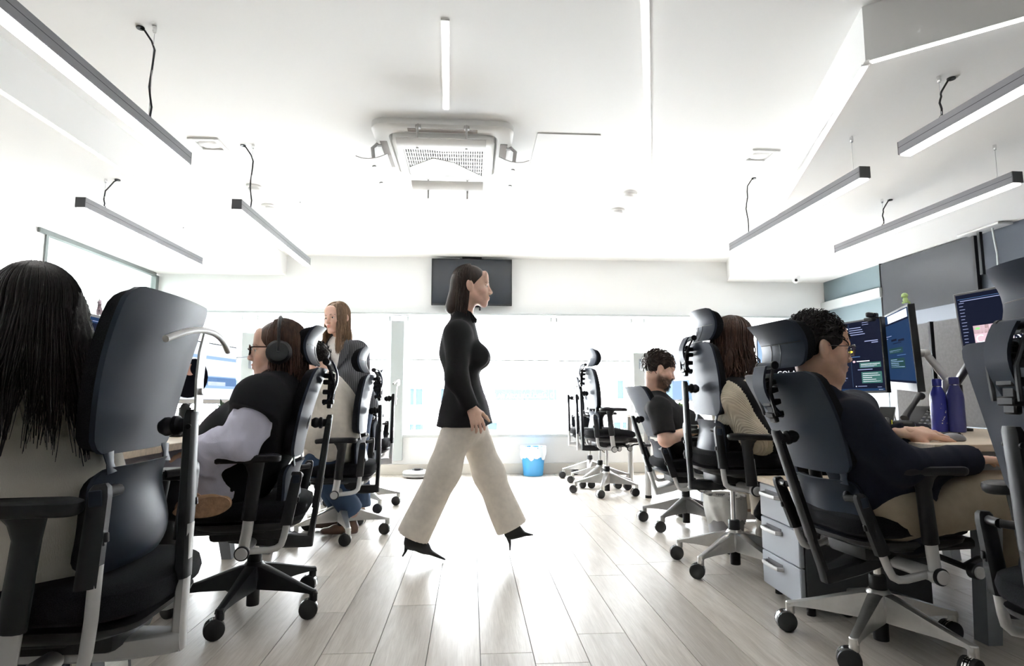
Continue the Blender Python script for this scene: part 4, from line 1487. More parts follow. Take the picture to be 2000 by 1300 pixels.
ang = np.arctan2((V_ - np.array(P(0, 0, 0))) @ np.array(R)[:, 0], -((V_ - np.array(P(0, 0, 0))) @ np.array(R)[:, 1] - .02))
A[0] = (V_ + vnormals(V_, Q_) * (.0022 * np.sin(ang * 60 + 3 * np.sin(V_[:, 2] * 9)) + .0015 * np.sin(ang * 131 + V_[:, 2] * 14))[:, None], Q_)
ln = lambda a, r: .21 + .11 * r.rand() + .02 * math.cos(math.radians(a))
pp = fall_paths(R, P, s, 900, 5, ln, (-128, 128), (2, 30), (.086, .105, .098), (.99, 1.06), 18, spread=.16, drift=(.02, -.03, 0), wave=.004, wfreq=5, clump=30, cl_k=.7)
A.append(strands(pp, .0050, .0016, 4, .45))
pp = fall_paths(R, P, s, 420, 6, lambda a, r: .23 + .11 * r.rand(), (-100, 120), (4, 30), (.087, .106, .098), (1.02, 1.08), 18, spread=.26, drift=(.03, -.05, 0), wave=.007, wfreq=5, clump=26, cl_k=.8)
A.append(strands(pp, .0046, .0012, 4, .45))
add_mesh('hair', A, HBLK, t, org)

# woman with headphones
J = dict(pelvis=Vector((-1.03, 2.72, .56)), chest=at(532, 812, 2.72), neck=at(556, 745, 2.71))
mk(J, 92, .185)
J.update(shL=at(507, 782, 2.52), elL=at(466, 866, 2.46), wrL=at(398, 884, 2.50), elR=Vector((-1.17, 3.0, .72)), wrR=at(452, 826, 2.86),
         hipL=Vector((-1.02, 2.63, .54)), hipR=Vector((-1.02, 2.82, .54)), knL=Vector((-1.42, 2.46, .545)), anL=Vector((-1.10, 2.47, .50)), knR=Vector((-1.46, 2.86, .55)), anR=Vector((-1.40, 2.86, .10)))
hk = [dict(wrist=J['wrR'] + Vector((-.01, 0, .0)), d=(-.9, .15, -.15), palm_n=(0, 0, -1), side=1), dict(wrist=J['wrL'], d=(-.95, .15, -.12), palm_n=(0, 0, -1), side=-1)]
t, org, R, P, s = make_person('person in black headphones, glasses and black vest over a pale lilac shirt', J, (at(543, 684, 2.68), 103, -3, 0, 1.06), SKIN, 1.12, hands=hk, lips=(.95, .50, .50))
brows(t, org, R, P, s, HBRN)
SH = mat('pale_lilac_shirt', (.62, .62, .76), .85, nscale=12, namt=.04, bscale=350, bstr=.2)
S = Sdf(.0075)
torso(S, J, 1.16, .015, 1.05, k=.06)
up, rt, fw = basis(J)
S.cone(J['pelvis'] + Vector((0, 0, .10)), J['pelvis'] + Vector((-.03, 0, -.03)), .20, .215, .06, sq=(fw, .76), cap='b')
S.cone(J['pelvis'] + Vector((-.03, -.10, .05)), J['pelvis'] + Vector((-.32, -.20, .01)), .135, .115, .06)
S.cone(J['pelvis'] + Vector((-.05, .10, .08)), J['pelvis'] + Vector((-.30, .13, .01)), .12, .09, .06)
limb(S, [J['shL'], J['elL'].lerp(J['shL'], .4), J['elL'], J['wrL'].lerp(J['elL'], .4), J['wrL']], [.070, .076, .074, .072, .058], .04, cap='b')
S.cone(J['wrL'].lerp(J['elL'], .25), J['wrL'] + Vector((.015, -.01, -.075)), .068, .05, .05, cap='b')
limb(S, [J['shR'], J['elR'], J['wrR']], [.085, .085, .06], .05, cap='b')
S.cone(J['neck'] + Vector((0, 0, -.01)), J['neck'] + Vector((-.012, 0, .055)), .074, .070, .03, cap='b')
cloth('shirt', S, SH, t, org, .013, 30, 8, (1, 1, .7))
S = Sdf(.0075)
torso(S, J, 1.16, .028, 1.10, belly=.03, k=.06)
S.cone(J['pelvis'] + Vector((0, 0, .14)), J['pelvis'] + Vector((.0, -.0, .075)), .215, .210, .06, sq=(fw, .78), cap='b')
for q in 'LR':
    d = (J['el' + q] - J['sh' + q]).normalized()
    S.cone(J['sh' + q], J['sh' + q] + d * .055, .105, .103, .04, cap='b')
S.cone(J['neck'] + Vector((0, 0, -.02)), J['neck'] + Vector((-.01, 0, .028)), .085, .080, .03, cap='b')
cloth('vest', S, cm('black_wool_vest', (.010, .010, .012), .85), t, org, .005, 15, 9)
S = Sdf(.012)
for q in 'LR': limb(S, [J['hip' + q], J['kn' + q], J['an' + q]], [.115, .092, .075], cap='b')
cloth('trousers', S, cm('black_trousers', (.012, .012, .014)), t, org, .005, 20, 4)
shoe(t, org, at(335, 1003, 2.36), at(452, 984, 2.36), .09, mat('tan_shoe_suede', (.24, .135, .070), .8), up=Vector((.1, .95, .25)))
m_ = MB(); rings = []
a0, a1 = at(338, 1000, 2.352), at(451, 983, 2.352)
for y in (-.006, .004):
    rings.append([a0.lerp(a1, .5 + .5 * math.cos(a)) + Vector((.02 * 0, y, math.sin(a) * (.036 + .010 * math.cos(a)))) - org for a in [2 * PI * k / 28 for k in range(28)]])
m_.loft(rings); m_.build('shoe_sole', mat('tan_rubber_sole', (.27, .155, .085), .7, nscale=60, namt=.25, bscale=90, bstr=.6), t, 50)
shoe(t, org, Vector((-1.34, 2.86, .006)), Vector((-1.6, 2.86, .006)), .09, mat('tan_shoe_suede', (.24, .135, .070), .8))
S = Sdf(.005)
head_shells(S, R, P, s, 1.02)
S.cone(P(0, -.05, .02), P(.0, -.085, -.14), .072, .066, .04, sq=(R @ Vector((0, 1, 0)), .6))
S.cut(P(0, .048, .02), R @ Vector((0, 1, -.55)), P(0, .11, -.02), .16)
A = [S.mesh()]
pp = fall_paths(R, P, s, 420, 11, lambda a, r: .10 + .14 * r.rand(), (-118, 118), (2, 34), (.083, .102, .093), (1.0, 1.06), 15, spread=-.04, drift=(.10, 0, 0), wave=.006, wfreq=6, clump=22, cl_k=.5)
A.append(strands(pp, .0045, .0015, 4, .5))
add_mesh('hair', A, HBRN, t, org)
# glasses
GL = mat('tortoiseshell_acetate', (.035, .014, .008), .2, nscale=120, namt=.9)
g_ = thing('eyeglasses', 'chunky tortoiseshell glasses worn with the black headphones', 'glasses', P(0, .1, 0))
def glasses(g, R, P, s, m, th, lens=None, wide=1.0):
    o0 = g.location.copy()
    for q in (-1, 1):
        m_ = MB()
        pts = [P(q * (.032 + .025 * wide * math.copysign(abs(math.cos(a)) ** .7, math.cos(a))), .107 - .006 * max(0, math.cos(a)), .003 + .019 * math.copysign(abs(math.sin(a)) ** .7, math.sin(a))) - o0 for a in [2 * PI * k / 20 for k in range(20)]]
        pts.append(pts[0]); pts.append(pts[1])
        m_.tube(pts, th, 6, caps=False); m_.build('rim', m, g, 60)
        if lens:
            m_ = MB(); m_.add([p for p in pts[:20]], [tuple(range(20))]); m_.build('lens', lens, g, 0)
        m_ = MB(); m_.tube([P(q * .058, .102, .012) - o0, P(q * .074, .085, .012) - o0, P(q * .079, .0, .008) - o0, P(q * .078, -.02, -.006) - o0], [th * 1.5, th * 1.5, th, th], 6, sq=.6); m_.build('temple', m, g, 60)
    m_ = MB(); m_.tube([P(-.009, .112, .008) - o0, P(0, .115, .011) - o0, P(.009, .112, .008) - o0], th, 6); m_.build('bridge', m, g, 60)
glasses(g_, R, P, s, GL, .0042)
# headphones
h_ = thing('headphones', 'black over-ear headphones worn by the person in the black vest', 'headphones', P(0, 0, .0))
o0 = h_.location.copy()
m_ = MB(); pts = [P(.098 * math.cos(a), -.012, .035 + .098 * math.sin(a)) - o0 for a in [PI * (k / 24) for k in range(25)]]
m_.tube(pts, [.006 + .010 * max(0, math.sin(PI * k / 24)) ** .5 for k in range(25)], 10, sq=.55); m_.build('headband', BLK, h_, 60)
for q in (-1, 1):
    ax = R @ Vector((q, 0, 0))
    c0 = P(q * .098, -.010, -.014) - o0
    m_ = MB(); m_.disc(c0, ax, .050, .034, 28, bev=.3); o = m_.build('ear_cup', BLK, h_, 40)
    MB().disc(P(q * .083, -.010, -.014) - o0, ax, .054, .020, 28, bev=.4).build('cushion', mat('black_leatherette', (.016, .016, .017), .5), o, 60)
    MB().disc(c0 + ax * .016, ax, .042, .005, 28, bev=.3).build('cup_plate', BLKG, o, 40)
    m_ = MB(); m_.tube([P(q * .101, -.012, .085) - o0, P(q * .113, -.012, .03) - o0, P(q * .117, -.01, -.012) - o0], .0065, 8); m_.build('yoke', BLK, h_, 60)
    if q > 0:
        pass

# hunched person in a cream sweater
J = dict(pelvis=Vector((-.93, 4.12, .565)), chest=at(652, 800, 4.1), neck=at(622, 736, 4.07))
mk(J, 88, .18)
J.update(elL=at(600, 850, 3.9), wrL=at(560, 835, 3.95), elR=at(600, 850, 4.3), wrR=at(560, 835, 4.25), knL=at(620, 905, 4.0), knR=at(615, 905, 4.3), anL=at(690, 1000, 4.12), anR=at(672, 1000, 4.3))
hk = [dict(wrist=J['wrL'], d=(-.9, .1, 0), palm_n=(0, 0, -1), side=-1), dict(wrist=J['wrR'], d=(-.9, .1, 0), palm_n=(0, 0, -1), side=1)]
t, org, R, P, s = make_person('person in a cream sweater hunched over the desk, short dark hair and jeans', J, (at(614, 704, 4.02), 84, -20, 0, 1.0), SKIN, 1.05, False, .055, hands=hk)
S = Sdf(.009)
torso(S, J, 1.06, .025, 1.08, k=.08, flat=.78)
up, rt, fw = basis(J)
S.cone(J['pelvis'] + Vector((-.02, 0, .10)), J['pelvis'] + Vector((-.02, 0, -.03)), .185, .195, .06, sq=(fw, .76), cap='b')
for q in 'LR': limb(S, [J['sh' + q], J['el' + q], J['wr' + q]], [.088, .08, .055], .05, cap='b')
cloth('sweater', S, cm('cream_sweatshirt', (.78, .73, .65)), t, org, .009, 14, 21)
S = Sdf(.011)
for q in 'LR': limb(S, [J['hip' + q], J['kn' + q], J['an' + q]], [.12, .085, .075], cap='b')
S.ell(J['pelvis'] + Vector((.02, 0, -.04)), (.13, .19, .09), None, .04)
DENIM = cm('blue_denim', (.045, .075, .14), .8, 700, .4)
cloth('jeans', S, DENIM, t, org, .006, 20, 22)
BRS = mat('brown_leather', (.09, .045, .025), .45)
for q in 'LR': shoe(t, org, Vector((J['an' + q].x + .04, J['an' + q].y, .006)), Vector((J['an' + q].x - .22, J['an' + q].y, .006)), .09, BRS)
def short_hair(t, org, R, P, s, m, seed, n=500, L=.03, top=1.05, cutn=(0, 1, -.75), cutp=(0, .058, .028), lift=.5, r0=.0028, back=-.055, vol=1.0, jit=.35, comb=(0, 1, .1)):
    S = Sdf(.0045)
    S.ell(P(0, -.016, .036), (.079 * s * vol, .098 * s * vol, .088 * s * top), np.array(R), .02)
    S.cut(P(*cutp), R @ Vector(cutn).normalized(), P(cutp[0], cutp[1] + .07, cutp[2] - .05), .135 * s)
    S.cut(P(0, -.06, back), R @ Vector((0, .5, -1)).normalized(), P(0, -.02, -.12), .14 * s)
    for q in (-1, 1):
        S.ell(P(q * .084, -.006, -.018), (.026 * s, .032 * s, .046 * s), np.array(R), .004, 's')
    A = [S.mesh()]
    V, Q = A[0]
    N = vnormals(V, Q)
    r = np.random.RandomState(seed)
    Lc = (V - np.array(P(0, 0, 0))) @ np.array(R) / s
    ok = np.where((N @ np.array(R)[:, 2] > -.55))[0]
    rad = np.linalg.norm((Lc - np.array([0, -.016, .036])) / np.array([.079 * vol, .098 * vol, .088 * top]), axis=1)
    ok = ok[rad[ok] > .97]
    ear = (np.abs(Lc[:, 0]) > .05) & (Lc[:, 2] < .034) & (Lc[:, 1] > -.046)
    ok = ok[~ear[ok]]
    pick = r.choice(ok, n)
    Mn = 6
    PP = np.zeros((n, Mn, 3))
    Rm = np.array(R)
    for i, v in enumerate(pick):
        nn = N[v]; cb = Rm @ np.array(comb) + r.randn(3) * jit
        d = cb - nn * (cb @ nn) ; d /= np.linalg.norm(d) + 1e-6
        ll = L * r.uniform(.6, 1.2)
        for j in range(Mn):
            tt = j / (Mn - 1)
            PP[i, j] = V[v] - nn * .003 + d * ll * tt + nn * (lift * ll * math.sin(tt * 2.2) * .7)
    A.append(strands(PP, r0, r0 * .3, 4, .6))
    return add_mesh('hair', A, m, t, org)
short_hair(t, org, R, P, s, HBLK, 31, 420, .035, back=-.05)

# standing woman in a grey blazer
J = dict(pelvis=at(684, 778, 4.62), chest=at(671, 726, 4.6), neck=at(662, 666, 4.57))
mk(J, 165, .162)
J.update(elL=at(710, 752, 4.55), wrL=at(700, 800, 4.45), elR=at(632, 748, 4.75), wrR=at(640, 790, 4.6), knL=at(700, 890, 4.6), knR=at(672, 890, 4.66), anL=at(703, 990, 4.63), anR=at(668, 990, 4.7))
J['wrL'] = J['elL'] + Vector((-.03, -.05, -.24)); J['wrR'] = J['elR'] + Vector((-.03, -.05, -.24))
for q, x in (('L', .0), ('R', .0)):
    J['kn' + q].z = .5; J['an' + q].z = .10
hk = [dict(wrist=J['wrL'], d=(-.1, -.1, -.95), palm_n=(-1, 0, 0), side=-1), dict(wrist=J['wrR'], d=(-.1, -.1, -.95), palm_n=(1, 0, 0), side=1)]
t, org, R, P, s = make_person('person standing in a grey pinstripe blazer with long dark blonde hair', J, (at(658, 622, 4.53), 152, -4, 4, 1.0), SKIN, .98, hands=hk, lips=(1.0, .58, .58), h_head=.003)
brows(t, org, R, P, s, mat('brow_brown', (.07, .04, .025), .7), .0034)
S = Sdf(.007)
torso(S, J, 1.0, .012, .9, bust=.01)
S.cone(J['neck'] + Vector((0, 0, -.03)), J['neck'] + Vector((-.005, -.01, -.005)), .065, .062, .02, cap='b')
cloth('top', S, cm('white_jersey', (.78, .76, .74)), t, org, .003, 20, 41)
def stripe_mat():
    m = cm('grey_pinstripe_wool', (.060, .062, .070))
    nt = m.node_tree; b = nt.nodes['Principled BSDF']
    src = b.inputs['Base Color'].links[0].from_socket
    tc = nt.nodes.new('ShaderNodeTexCoord'); sp = nt.nodes.new('ShaderNodeTexWave')
    sp.wave_type = 'BANDS'; sp.bands_direction = 'X'; sp.inputs['Scale'].default_value = 24
    nt.links.new(tc.outputs['Object'], sp.inputs['Vector'])
    r = nt.nodes.new('ShaderNodeValToRGB'); r.color_ramp.elements[0].position = .8; r.color_ramp.elements[1].position = .98
    r.color_ramp.elements[1].color = (.30, .30, .32, 1)
    nt.links.new(sp.outputs['Fac'], r.inputs[0])
    mx = nt.nodes.new('ShaderNodeMixRGB'); mx.blend_type = 'ADD'; mx.inputs[0].default_value = .35
    nt.links.new(src, mx.inputs[1]); nt.links.new(r.outputs[0], mx.inputs[2]); nt.links.new(mx.outputs[0], b.inputs['Base Color'])
    return m
PIN = stripe_mat()
up, rt, fw = basis(J)
S = Sdf(.007)
torso(S, J, 1.0, .018, .92, bust=.012, k=.03)
S.cone(J['pelvis'].lerp(J['chest'], .45), J['pelvis'] - up * .13, .165, .215, .05, sq=(fw, .72), cap='b')
for q in 'LR': limb(S, [J['sh' + q] - up * .02, J['el' + q], J['wr' + q]], [.066, .060, .048], .03, cap='b')
# open V at the front
for k in range(7):
    v = k / 6
    S.cone(J['neck'] + fw * (.06 + .06 * v) - up * (.01 + .20 * v), J['neck'] + fw * (.25) - up * (.01 + .20 * v), .052 * (1 - v) + .010, .10 * (1 - v) + .02, .004, op='s')
cloth('blazer', S, PIN, t, org, .005, 16, 42)
for q in (-1, 1):
    m_ = MB(); f_, b_ = [], []
    for j in range(9):
        v = j / 8
        c0 = J['neck'] + fw * (.045 + .105 * v ** .8) - up * (-.005 + .225 * v) + rt * q * (.066 * (1 - v) + .004)
        wd = .055 * math.sin(PI * min(1, v * 1.05 + .05)) + .012
        for i in range(3):
            p = c0 + rt * q * (wd * i / 2) + fw * (.012 - .012 * (i / 2) ** 2) - Vector(org)
            f_.append(p); b_.append(p - fw * .005)
    m_.slab(f_, b_, 3, 9); m_.build('lapel', PIN, t, 60)
S = Sdf(.011)
S.cone(J['pelvis'], J['pelvis'] - up * .08, .15, .15, .05, sq=(fw, .75))
for q in 'LR': limb(S, [J['hip' + q], J['kn' + q], J['an' + q]], [.10, .075, .085], cap='b')
cloth('jeans', S, cm('dark_blue_denim', (.03, .05, .095), .8, 700, .4), t, org, .005, 18, 43)
for q in 'LR': shoe(t, org, Vector((J['an' + q].x + .03, J['an' + q].y + .04, .006)), Vector((J['an' + q].x - .12, J['an' + q].y - .15, .006)), .09, BRS)
S = Sdf(.005)
head_shells(S, R, P, s, .99)
S.cone(P(0, -.045, .02), P(.0, -.085, -.14), .066, .064, .04, sq=(R @ Vector((0, 1, 0)), .55))
S.cut(P(0, .045, .055), R @ Vector((0, 1, -.85)).normalized(), P(0, .12, -.01), .145)
A = [S.mesh()]
ln = lambda a, r: .21 + .09 * r.rand()
pp = fall_paths(R, P, s, 360, 51, ln, (-128, 128), (2, 26), (.081, .10, .091), (1.0, 1.06), 16, spread=.03, drift=(0, -.03, 0), wave=.006, part=-.012, clump=24, cl_k=.55)
A.append(strands(pp, .0045, .0014, 4, .5))
pp = fall_paths(R, P, s, 90, 52, lambda a, r: .24 + .06 * r.rand(), (-138, -118), (8, 30), (.081, .098, .091), (1.0, 1.06), 16, spread=.05, drift=(0, -.05, 0), wave=.004)
A.append(strands(pp, .0045, .0014, 4, .5))
pp = fall_paths(R, P, s, 90, 53, lambda a, r: .22 + .06 * r.rand(), (116, 136), (8, 30), (.081, .098, .091), (1.0, 1.06), 16, spread=.05, drift=(0, -.05, 0), wave=.004)
A.append(strands(pp, .0045, .0014, 4, .5))
add_mesh('hair', A, HBLD, t, org)

# walking woman
YW = 3.5
J = dict(pelvis=at(908, 798, YW), chest=at(899, 690, YW), neck=at(903, 622, YW))
J.update(shR=at(893, 652, YW - .16), shL=at(900, 652, YW + .16), hipR=at(904, 812, YW - .08), hipL=at(912, 812, YW + .08),
         elR=at(893, 738, YW - .21), wrR=at(921, 796, YW - .19), elL=at(902, 735, YW + .21), wrL=at(918, 800, YW + .2),
         knR=at(868, 918, YW - .07), anR=at(806, 1046, YW - .06), knL=at(955, 925, YW + .07), anL=at(1000, 1030, YW + .06))
hk = [dict(wrist=J['wrR'], d=(.35, 0, -.93), palm_n=(-.3, .9, -.1), side=1, curl=(.3, .35, .4, .45)), dict(wrist=J['wrL'], d=(.3, 0, -.95), palm_n=(-.3, -.9, -.1), side=-1, curl=(.3, .35, .4, .45))]
t, org, R, P, s = make_person('person striding past in a black blouse, wide cream trousers and black heeled boots', J, (at(922, 560, YW), -90, -2, 0, 1.05), SKIN, .94, hands=hk)
brows(t, org, R, P, s, HDRK)
S = Sdf(.0075)
torso(S, J, .98, .018, .74, bust=.02)
up, rt, fw = basis(J)
S.cone(J['pelvis'].lerp(J['chest'], .42), J['pelvis'] + Vector((0, 0, -.095)), .115, .202, .06, sq=(fw, .84), cap='b')
for q in 'LR': limb(S, [J['sh' + q], J['el' + q], J['wr' + q]], [.075, .062, .046], .04, cap='b')
S.cone(J['neck'] + Vector((0, 0, -.05)), J['neck'] + Vector((.004, 0, -.012)), .068, .062, .02, cap='b')
cloth('blouse', S, cm('black_crepe', (.014, .013, .014), .8), t, org, .006, 18, 61, (1, 1, .6))
for q in (-1, 1):
    m_ = MB(); m_.box(J['neck'] + Vector((.05, q * .05, -.0)) - org, (.07, .012, .05), RY(.9) @ RX(q * .4), bev=.005); m_.build('collar', MATS['black_crepe'], t, 0)
S = Sdf(.0085)
S.cone(J['pelvis'] + Vector((0, 0, .0)), J['pelvis'] - Vector((0, 0, .06)), .135, .14, .05, sq=(fw, .72))
hem = {}
for q in 'LR':
    d = (J['an' + q] - J['kn' + q]).normalized()
    limb(S, [J['hip' + q], J['kn' + q], J['an' + q]], [.100, .086, .096], .06, cap='b')
S.ell(J['pelvis'] - Vector((0, 0, .10)), (.105, .15, .09), None, .06)
cloth('trousers', S, cm('cream_trousers', (.80, .74, .66)), t, org, .007, 13, 62, (1, 1, .35))
BOOT = mat('black_suede', (.010, .009, .009), .7)
for q, hl, to, tip, ank in (('R', at(789, 1066, YW - .06), at(868, 1094, YW - .06), at(786, 1086, YW - .06), at(806, 1040, YW - .06)), ('L', at(988, 1050, YW + .06), at(1040, 1046, YW + .06), at(996, 1074, YW + .06), at(1000, 1020, YW + .06))):
    S = Sdf(.0055)
    d = (to - hl).normalized(); L_ = (to - hl).length; u = Vector((-d.z, 0, d.x))
    S.cone(hl + d * .03 + u * .03, hl + d * L_ * .45 + u * .032, .030, .032, .02)
    S.cone(hl + d * L_ * .4 + u * .022, to + u * .006, .034, .008, .03, sq=(u, .6))
    S.cone(hl + d * .03 + u * .03, ank, .034, .040, .03, cap='b')
    o = cloth('boot', S, BOOT, t, org, 0)
    MB().tube([hl + d * .015 + u * .01 - org, hl.lerp(tip, .5) + d * .012 - org, tip - org], [.016, .007, .0045], 8).build('heel', BOOT, o, 60)
S = Sdf(.005)
head_shells(S, R, P, s, 1.0)
S.cone(P(0, -.06, .02), P(.0, -.10, -.12), .062, .05, .04)
S.cut(P(0, .045, .045), R @ Vector((0, 1, -.8)).normalized(), P(0, .12, -.02), .15)
A = [S.mesh()]
pp = fall_paths(R, P, s, 340, 71, lambda a, r: .16 + .18 * r.rand(), (-92, 92), (4, 36), (.081, .10, .091), (1.0, 1.05), 15, spread=-.10, drift=(-.10, 0, 0), clump=20, cl_k=.6, wave=.004)
A.append(strands(pp, .0045, .0014, 4, .5))
add_mesh('hair', A, HDRK, t, org)

# bearded man
J = dict(pelvis=Vector((1.60, 4.25, .55)), chest=at(1300, 815, 4.25), neck=at(1281, 768, 4.25))
mk(J, -88, .19)
J.update(shR=at(1288, 798, 4.04), elR=at(1300, 858, 3.98), wrR=at(1362, 838, 4.05), elL=at(1310, 850, 4.5), wrL=at(1362, 835, 4.45), knR=Vector((2.03, 4.12, .56)), knL=Vector((2.03, 4.38, .56)), anR=Vector((2.05, 4.12, .09)), anL=Vector((2.05, 4.38, .09)))
hk = [dict(wrist=J['wrR'], d=(.95, .1, -.05), palm_n=(0, 0, -1), side=1), dict(wrist=J['wrL'], d=(.95, -.1, -.05), palm_n=(0, 0, -1), side=-1)]
t, org, R, P, s = make_person('person with a dark beard in a black t-shirt, looking down at the desk', J, (at(1287, 722, 4.22), -93, -16, 0, 1.08), SKIN, 1.08, False, .058, hands=hk, beard=((.10, .075, .06), .93),
    forearm=[([J['shR'], J['elR'], J['wrR']], [.052, .047, .031]), ([J['shL'], J['elL'], J['wrL']], [.052, .047, .031])])
brows(t, org, R, P, s, HBLK, .004)
S = Sdf(.008)
torso(S, J, 1.02, .018, 1.05, belly=.02)
up, rt, fw = basis(J)
S.cone(J['pelvis'] + Vector((-.02, 0, .1)), J['pelvis'] + Vector((0, 0, -.0)), .18, .185, .05, sq=(fw, .76), cap='b')
for q in 'LR':
    e = J['sh' + q].lerp(J['el' + q], .82)
    S.cone(J['sh' + q], e, .082, .075, .04, cap='b')
S.cone(J['neck'] + Vector((0, 0, -.03)), J['neck'] + Vector((.012, 0, .005)), .078, .072, .02, cap='b')
cloth('t_shirt', S, cm('black_cotton', (.018, .017, .018), .85), t, org, .007, 17, 81)
S = Sdf(.011)
for q in 'LR': limb(S, [J['hip' + q], J['kn' + q], J['an' + q]], [.12, .085, .075], cap='b')
cloth('trousers', S, cm('stone_chinos', (.50, .45, .37)), t, org, .006, 18, 82)
for q in 'LR': shoe(t, org, Vector((J['an' + q].x - .05, J['an' + q].y, .006)), Vector((J['an' + q].x + .21, J['an' + q].y, .006)), .09, mat('white_shoe_leather', (.6, .58, .55), .5))
short_hair(t, org, R, P, s, HDRK, 83, 600, .045, cutp=(0, .062, .035), cutn=(0, 1, -.6), back=-.045, top=1.06, jit=.3)
S = Sdf(.0045)
S.ell(P(0, .066, -.098), (.034 * s, .032 * s, .028 * s), np.array(R), .02)
for q in (-1, 1): S.cone(P(q * .058, .004, -.052), P(q * .024, .066, -.1), .015 * s, .018 * s, .02)
S.ell(P(0, .094, -.046), (.026 * s, .010 * s, .006 * s), np.array(R), .006)
V, Q = S.mesh(); N = vnormals(V, Q); r_ = np.random.RandomState(3); pk = r_.choice(len(V), 420)
PP = np.stack([V[pk] + N[pk] * (.010 * k / 3) + np.array([0, 0, -.010]) * (k / 3) ** 2 for k in range(4)], 1)
add_mesh('beard', [(V, Q), strands(PP, .0018, .0006, 3)], HBLK, t, org)

# woman in the cream and black sweater
J = dict(pelvis=at(1460, 893, 3.2), chest=at(1440, 800, 3.2), neck=at(1432, 742, 3.2))
mk(J, -78, .175)
J.update(shR=at(1436, 776, 3.03), elR=at(1482, 852, 3.0), wrR=at(1560, 862, 3.1), elL=at(1500, 840, 3.45), wrL=at(1560, 850, 3.4), knR=Vector((1.93, 3.22, .60)), knL=Vector((1.98, 3.45, .60)), anR=Vector((2.02, 3.62, .10)), anL=at(1490, 1006, 3.92))
hk = [dict(wrist=J['wrR'], d=(.95, .1, -.05), palm_n=(0, 0, -1), side=1), dict(wrist=J['wrL'], d=(.95, -.1, -.05), palm_n=(0, 0, -1), side=-1)]
t, org, R, P, s = make_person('person with long wavy brown hair in a cream and black knitted sweater', J, (at(1434, 668, 3.2), -74, -6, 0, 1.04), SKIN2, hands=hk)
up, rt, fw = basis(J)
S = Sdf(.007)
torso(S, J, 1.05, .028, 1.05)
S.cone(J['pelvis'].lerp(J['chest'], .3), J['pelvis'] + Vector((0, 0, -.01)), .175, .185, .05, sq=(fw, .8), cap='b')
for q in 'LR': limb(S, [J['sh' + q], J['el' + q], J['wr' + q]], [.076, .072, .052], .06, cap='b')
S.cone(J['neck'] + Vector((0, 0, -.04)), J['neck'] + Vector((.02, 0, .035)), .082, .082, .02, cap='b')
def rib_mat(name, col):
    m = cm(name, col)
    nt = m.node_tree; b = nt.nodes['Principled BSDF']
    tc = nt.nodes.new('ShaderNodeTexCoord'); w = nt.nodes.new('ShaderNodeTexWave'); w.bands_direction = 'DIAGONAL'; w.inputs['Scale'].default_value = 55
    nt.links.new(tc.outputs['Object'], w.inputs['Vector'])
    bp = nt.nodes.new('ShaderNodeBump'); bp.inputs['Strength'].default_value = .6; bp.inputs['Distance'].default_value = .004
    nt.links.new(w.outputs['Fac'], bp.inputs['Height']); nt.links.new(bp.outputs[0], b.inputs['Normal'])
    return m
CRK, BKK = rib_mat('cream_rib_knit', (.64, .57, .45)), rib_mat('black_rib_knit', (.012, .011, .012))
nk = np.array(J['neck']); upn = np.array(up); rtn = np.array(rt); fwn = np.array(fw)
sR, eR, wR = (np.array(J[k]) for k in ('shR', 'elR', 'wrR'))
def panel(Cc):
    d = Cc - nk
    a = d @ rtn; z = d @ upn; f = d @ fwn
    ab = eR - sR; tt = np.clip(((Cc - sR) @ ab) / (ab @ ab), 0, 1)
    da = np.linalg.norm(Cc - sR - tt[:, None] * ab, axis=1)
    armz = (da < .10) & (a > .10)
    off = (Cc - sR - tt[:, None] * ab)
    front = off @ np.array([.85, .15, .5])
    fore = (Cc - eR) @ (wR - eR) > 0
    blk = np.where(armz, (front > .008) | (fore & ((Cc - eR)[:, 2] > .01)), ((f > .05) & (z < -.02)) | (z < -.22) | (z > .0))
    return blk.astype(int)
cloth('sweater', S, None, t, org, .006, 16, 91, mi=panel, mats=[CRK, BKK])
m_ = MB(); f_, b_ = [], []
for j in range(3):
    for i in range(7):
        a = -1.9 + 2.9 * i / 6
        p = J['neck'] + up * (.045 - .045 * j) + fw * ((.07 + .028 * j) * math.cos(a)) - rt * ((.07 + .030 * j) * math.sin(a)) - org
        f_.append(p); b_.append(p - up * .012)
m_.slab(f_, b_, 7, 3); m_.build('collar', BKK, t, 60)
S = Sdf(.011)
for q in 'LR': limb(S, [J['hip' + q], J['kn' + q], J['an' + q]], [.12, .085, .065], cap='b')
cloth('trousers', S, cm('black_trousers', (.012, .012, .014)), t, org, .005, 18, 92)
SNK = mat('cream_sneaker', (.58, .53, .45), .6)
for q in 'LR': shoe(t, org, Vector((J['an' + q].x + .03, J['an' + q].y + .06, .006)), Vector((J['an' + q].x - .10, J['an' + q].y - .17, .006)), .09, SNK, sole=mat('white_rubber_sole', (.7, .68, .64), .6))
S = Sdf(.005)
head_shells(S, R, P, s, 1.03)
S.cone(P(0, -.05, .03), P(.0, -.085, -.13), .082, .078, .04, sq=(R @ Vector((0, 1, 0)), .6))
S.cone(P(0, -.08, -.12), P(.0, -.10, -.24), .078, .05, .04, sq=(R @ Vector((0, 1, 0)), .4))
S.cut(P(0, .07, .02), R @ Vector((0, 1, -.4)).normalized(), P(0, .13, -.02), .15)
A = [S.mesh()]
pp = fall_paths(R, P, s, 420, 95, lambda a, r: .27 + .15 * r.rand(), (-132, 132), (2, 34), (.086, .105, .096), (1.0, 1.12), 22, spread=.05, drift=(-.03, -.02, 0), wave=.020, wfreq=11, clump=34, cl_k=.6)
A.append(strands(pp, .0046, .0014, 4, .5))
add_mesh('hair', A, hair_mat('deep_brown_hair', (.052, .026, .017)), t, org)

